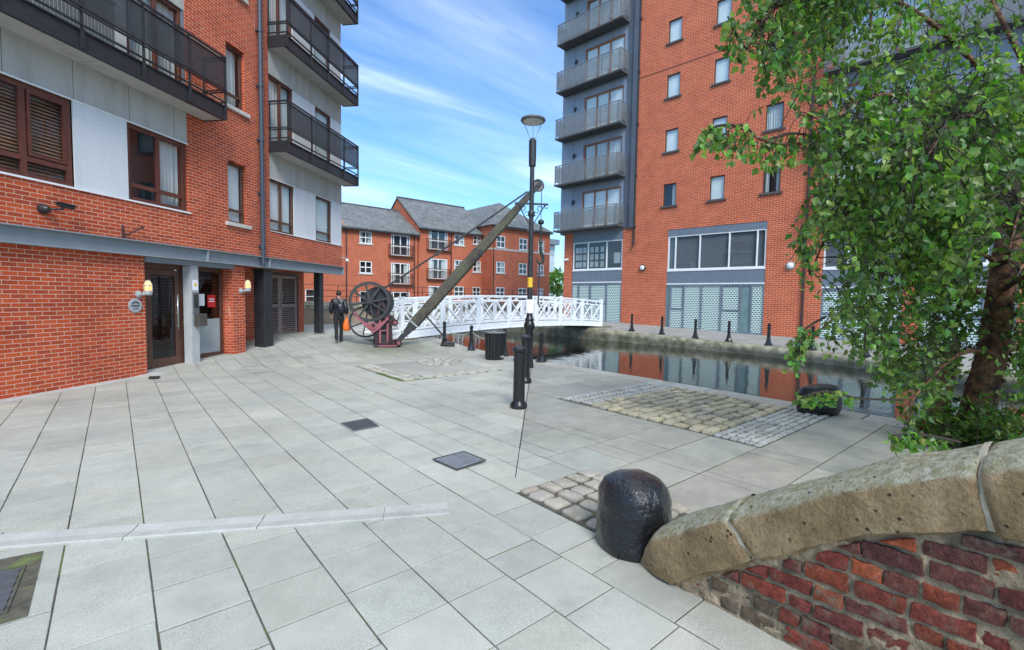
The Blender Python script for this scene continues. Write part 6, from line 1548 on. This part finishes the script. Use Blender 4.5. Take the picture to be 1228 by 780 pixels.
for sx_, kn, an in ((1,(.075,.13,.50),(.06,.16,.10)), (-1,(-.075,-.02,.49),(-.05,-.295,.20))):
    hp = jt((sx_*.09,0,.84),.10,p0); k_ = jt(kn,.072,hp); an2 = jt(an,.062,k_); jt((an[0],an[1],an[2]-.06),.066,an2)
skin('trousers', V, E_, trs, PE)
for (ax, ay, az, tx_, ty_, tz_) in ((.06,.15,.06,.06,.32,.045), (-.05,-.31,.15,-.05,-.17,.045)):
    V = [((ax,ay-.03,az-.005),(.045,.045)), ((ax,ay+.03,az-.01),(.048,.045)), ((tx_,ty_,tz_-.005),(.045,.03))]; skin('shoe', V, [(0,1),(1,2)], mat('black_shoe', (.015,.015,.016), .4) if 'black_shoe' not in bpy.data.materials else bpy.data.materials['black_shoe'], PE)
b = MB(); vs = []; n = 18
for i in range(9):
    ph = math.pi*(i/8)*.74
    for k in range(n): a = 2*math.pi*k/n; rr = .93+.05*noise.noise(Vector((math.cos(a)*2,math.sin(a)*2,i*.6))); vs.append((.094*math.sin(ph)*math.cos(a)*rr, .055+(.112*math.sin(ph)*math.sin(a))*rr-(.012 if i > 5 else 0), 1.655+.098*math.cos(ph)*rr))
b.add(vs, [(i*n+k, i*n+(k+1) % n, (i+1)*n+(k+1) % n, (i+1)*n+k) for i in range(8) for k in range(n)]); b.build('hair', hair_m, PE, smooth=True)
def on_person(o, dx, dy, dz):
    c, s = math.cos(R(-24)), math.sin(R(-24)); o.location = (5.62+dx*c-dy*s, 15.55+dx*s+dy*c, .235+dz); o.rotation_euler = (0,0,R(-24)); return o
PE.scale = (.97,.97,.97)
bg_ = on_person(thing('carrier_bag', 'bright orange plastic carrier bag hanging from the walking person\'s right hand', 'bag'), .25, -.03, .80)
b = MB(); vs = []; n = 20
for z, rx, ry in ((0,.03,.012),(-.06,.055,.03),(-.14,.095,.05),(-.25,.125,.07),(-.36,.12,.075),(-.42,.09,.06),(-.435,.02,.02)):
    for k in range(n): a = 2*math.pi*k/n; w_ = 1+.10*noise.noise(Vector((math.cos(a)*1.5,math.sin(a)*1.5,z*9))); vs.append((rx*math.cos(a)*w_, ry*math.sin(a)*w_, z))
b.add(vs, [(i*n+k, i*n+(k+1) % n, (i+1)*n+(k+1) % n, (i+1)*n+k) for i in range(6) for k in range(n)] + [tuple(6*n+k for k in range(n))]); b.build('bag_body', MT['orange'], bg_, smooth=True)
b = MB()
for y in (-.012,.012): b.tube([(-.035,y,-.03),(-.012,y*.5,.07),(0,0,.085),(.012,y*.5,.07),(.035,y,-.03)], .008, 5)
b.build('handle', MT['orange'], bg_)
rs_ = on_person(thing('shoulder_bag', 'dark rounded shoulder bag slung on the back of the walking person', 'bag'), .08, -.19, 1.12)
b = MB(); b.lathe((0,0,0), [(.02,-.17),(.11,-.15),(.14,-.05),(.135,.06),(.10,.15),(.02,.17)], 16)
for i in range(len(b.v)): x, y, z = b.v[i]; b.v[i] = (x*.95+z*-.2, y*.45, z)
b.build('bag_body', mat('dark_bag_nylon', (.014,.015,.024), .35, .3, 12), rs_, smooth=True)
b = MB(); b.tube([(.0,.0,.15),(-.06,.02,.27),(-.14,.08,.36),(-.12,.2,.34)], .016, 5); b.build('strap', MT['black_m'], rs_)
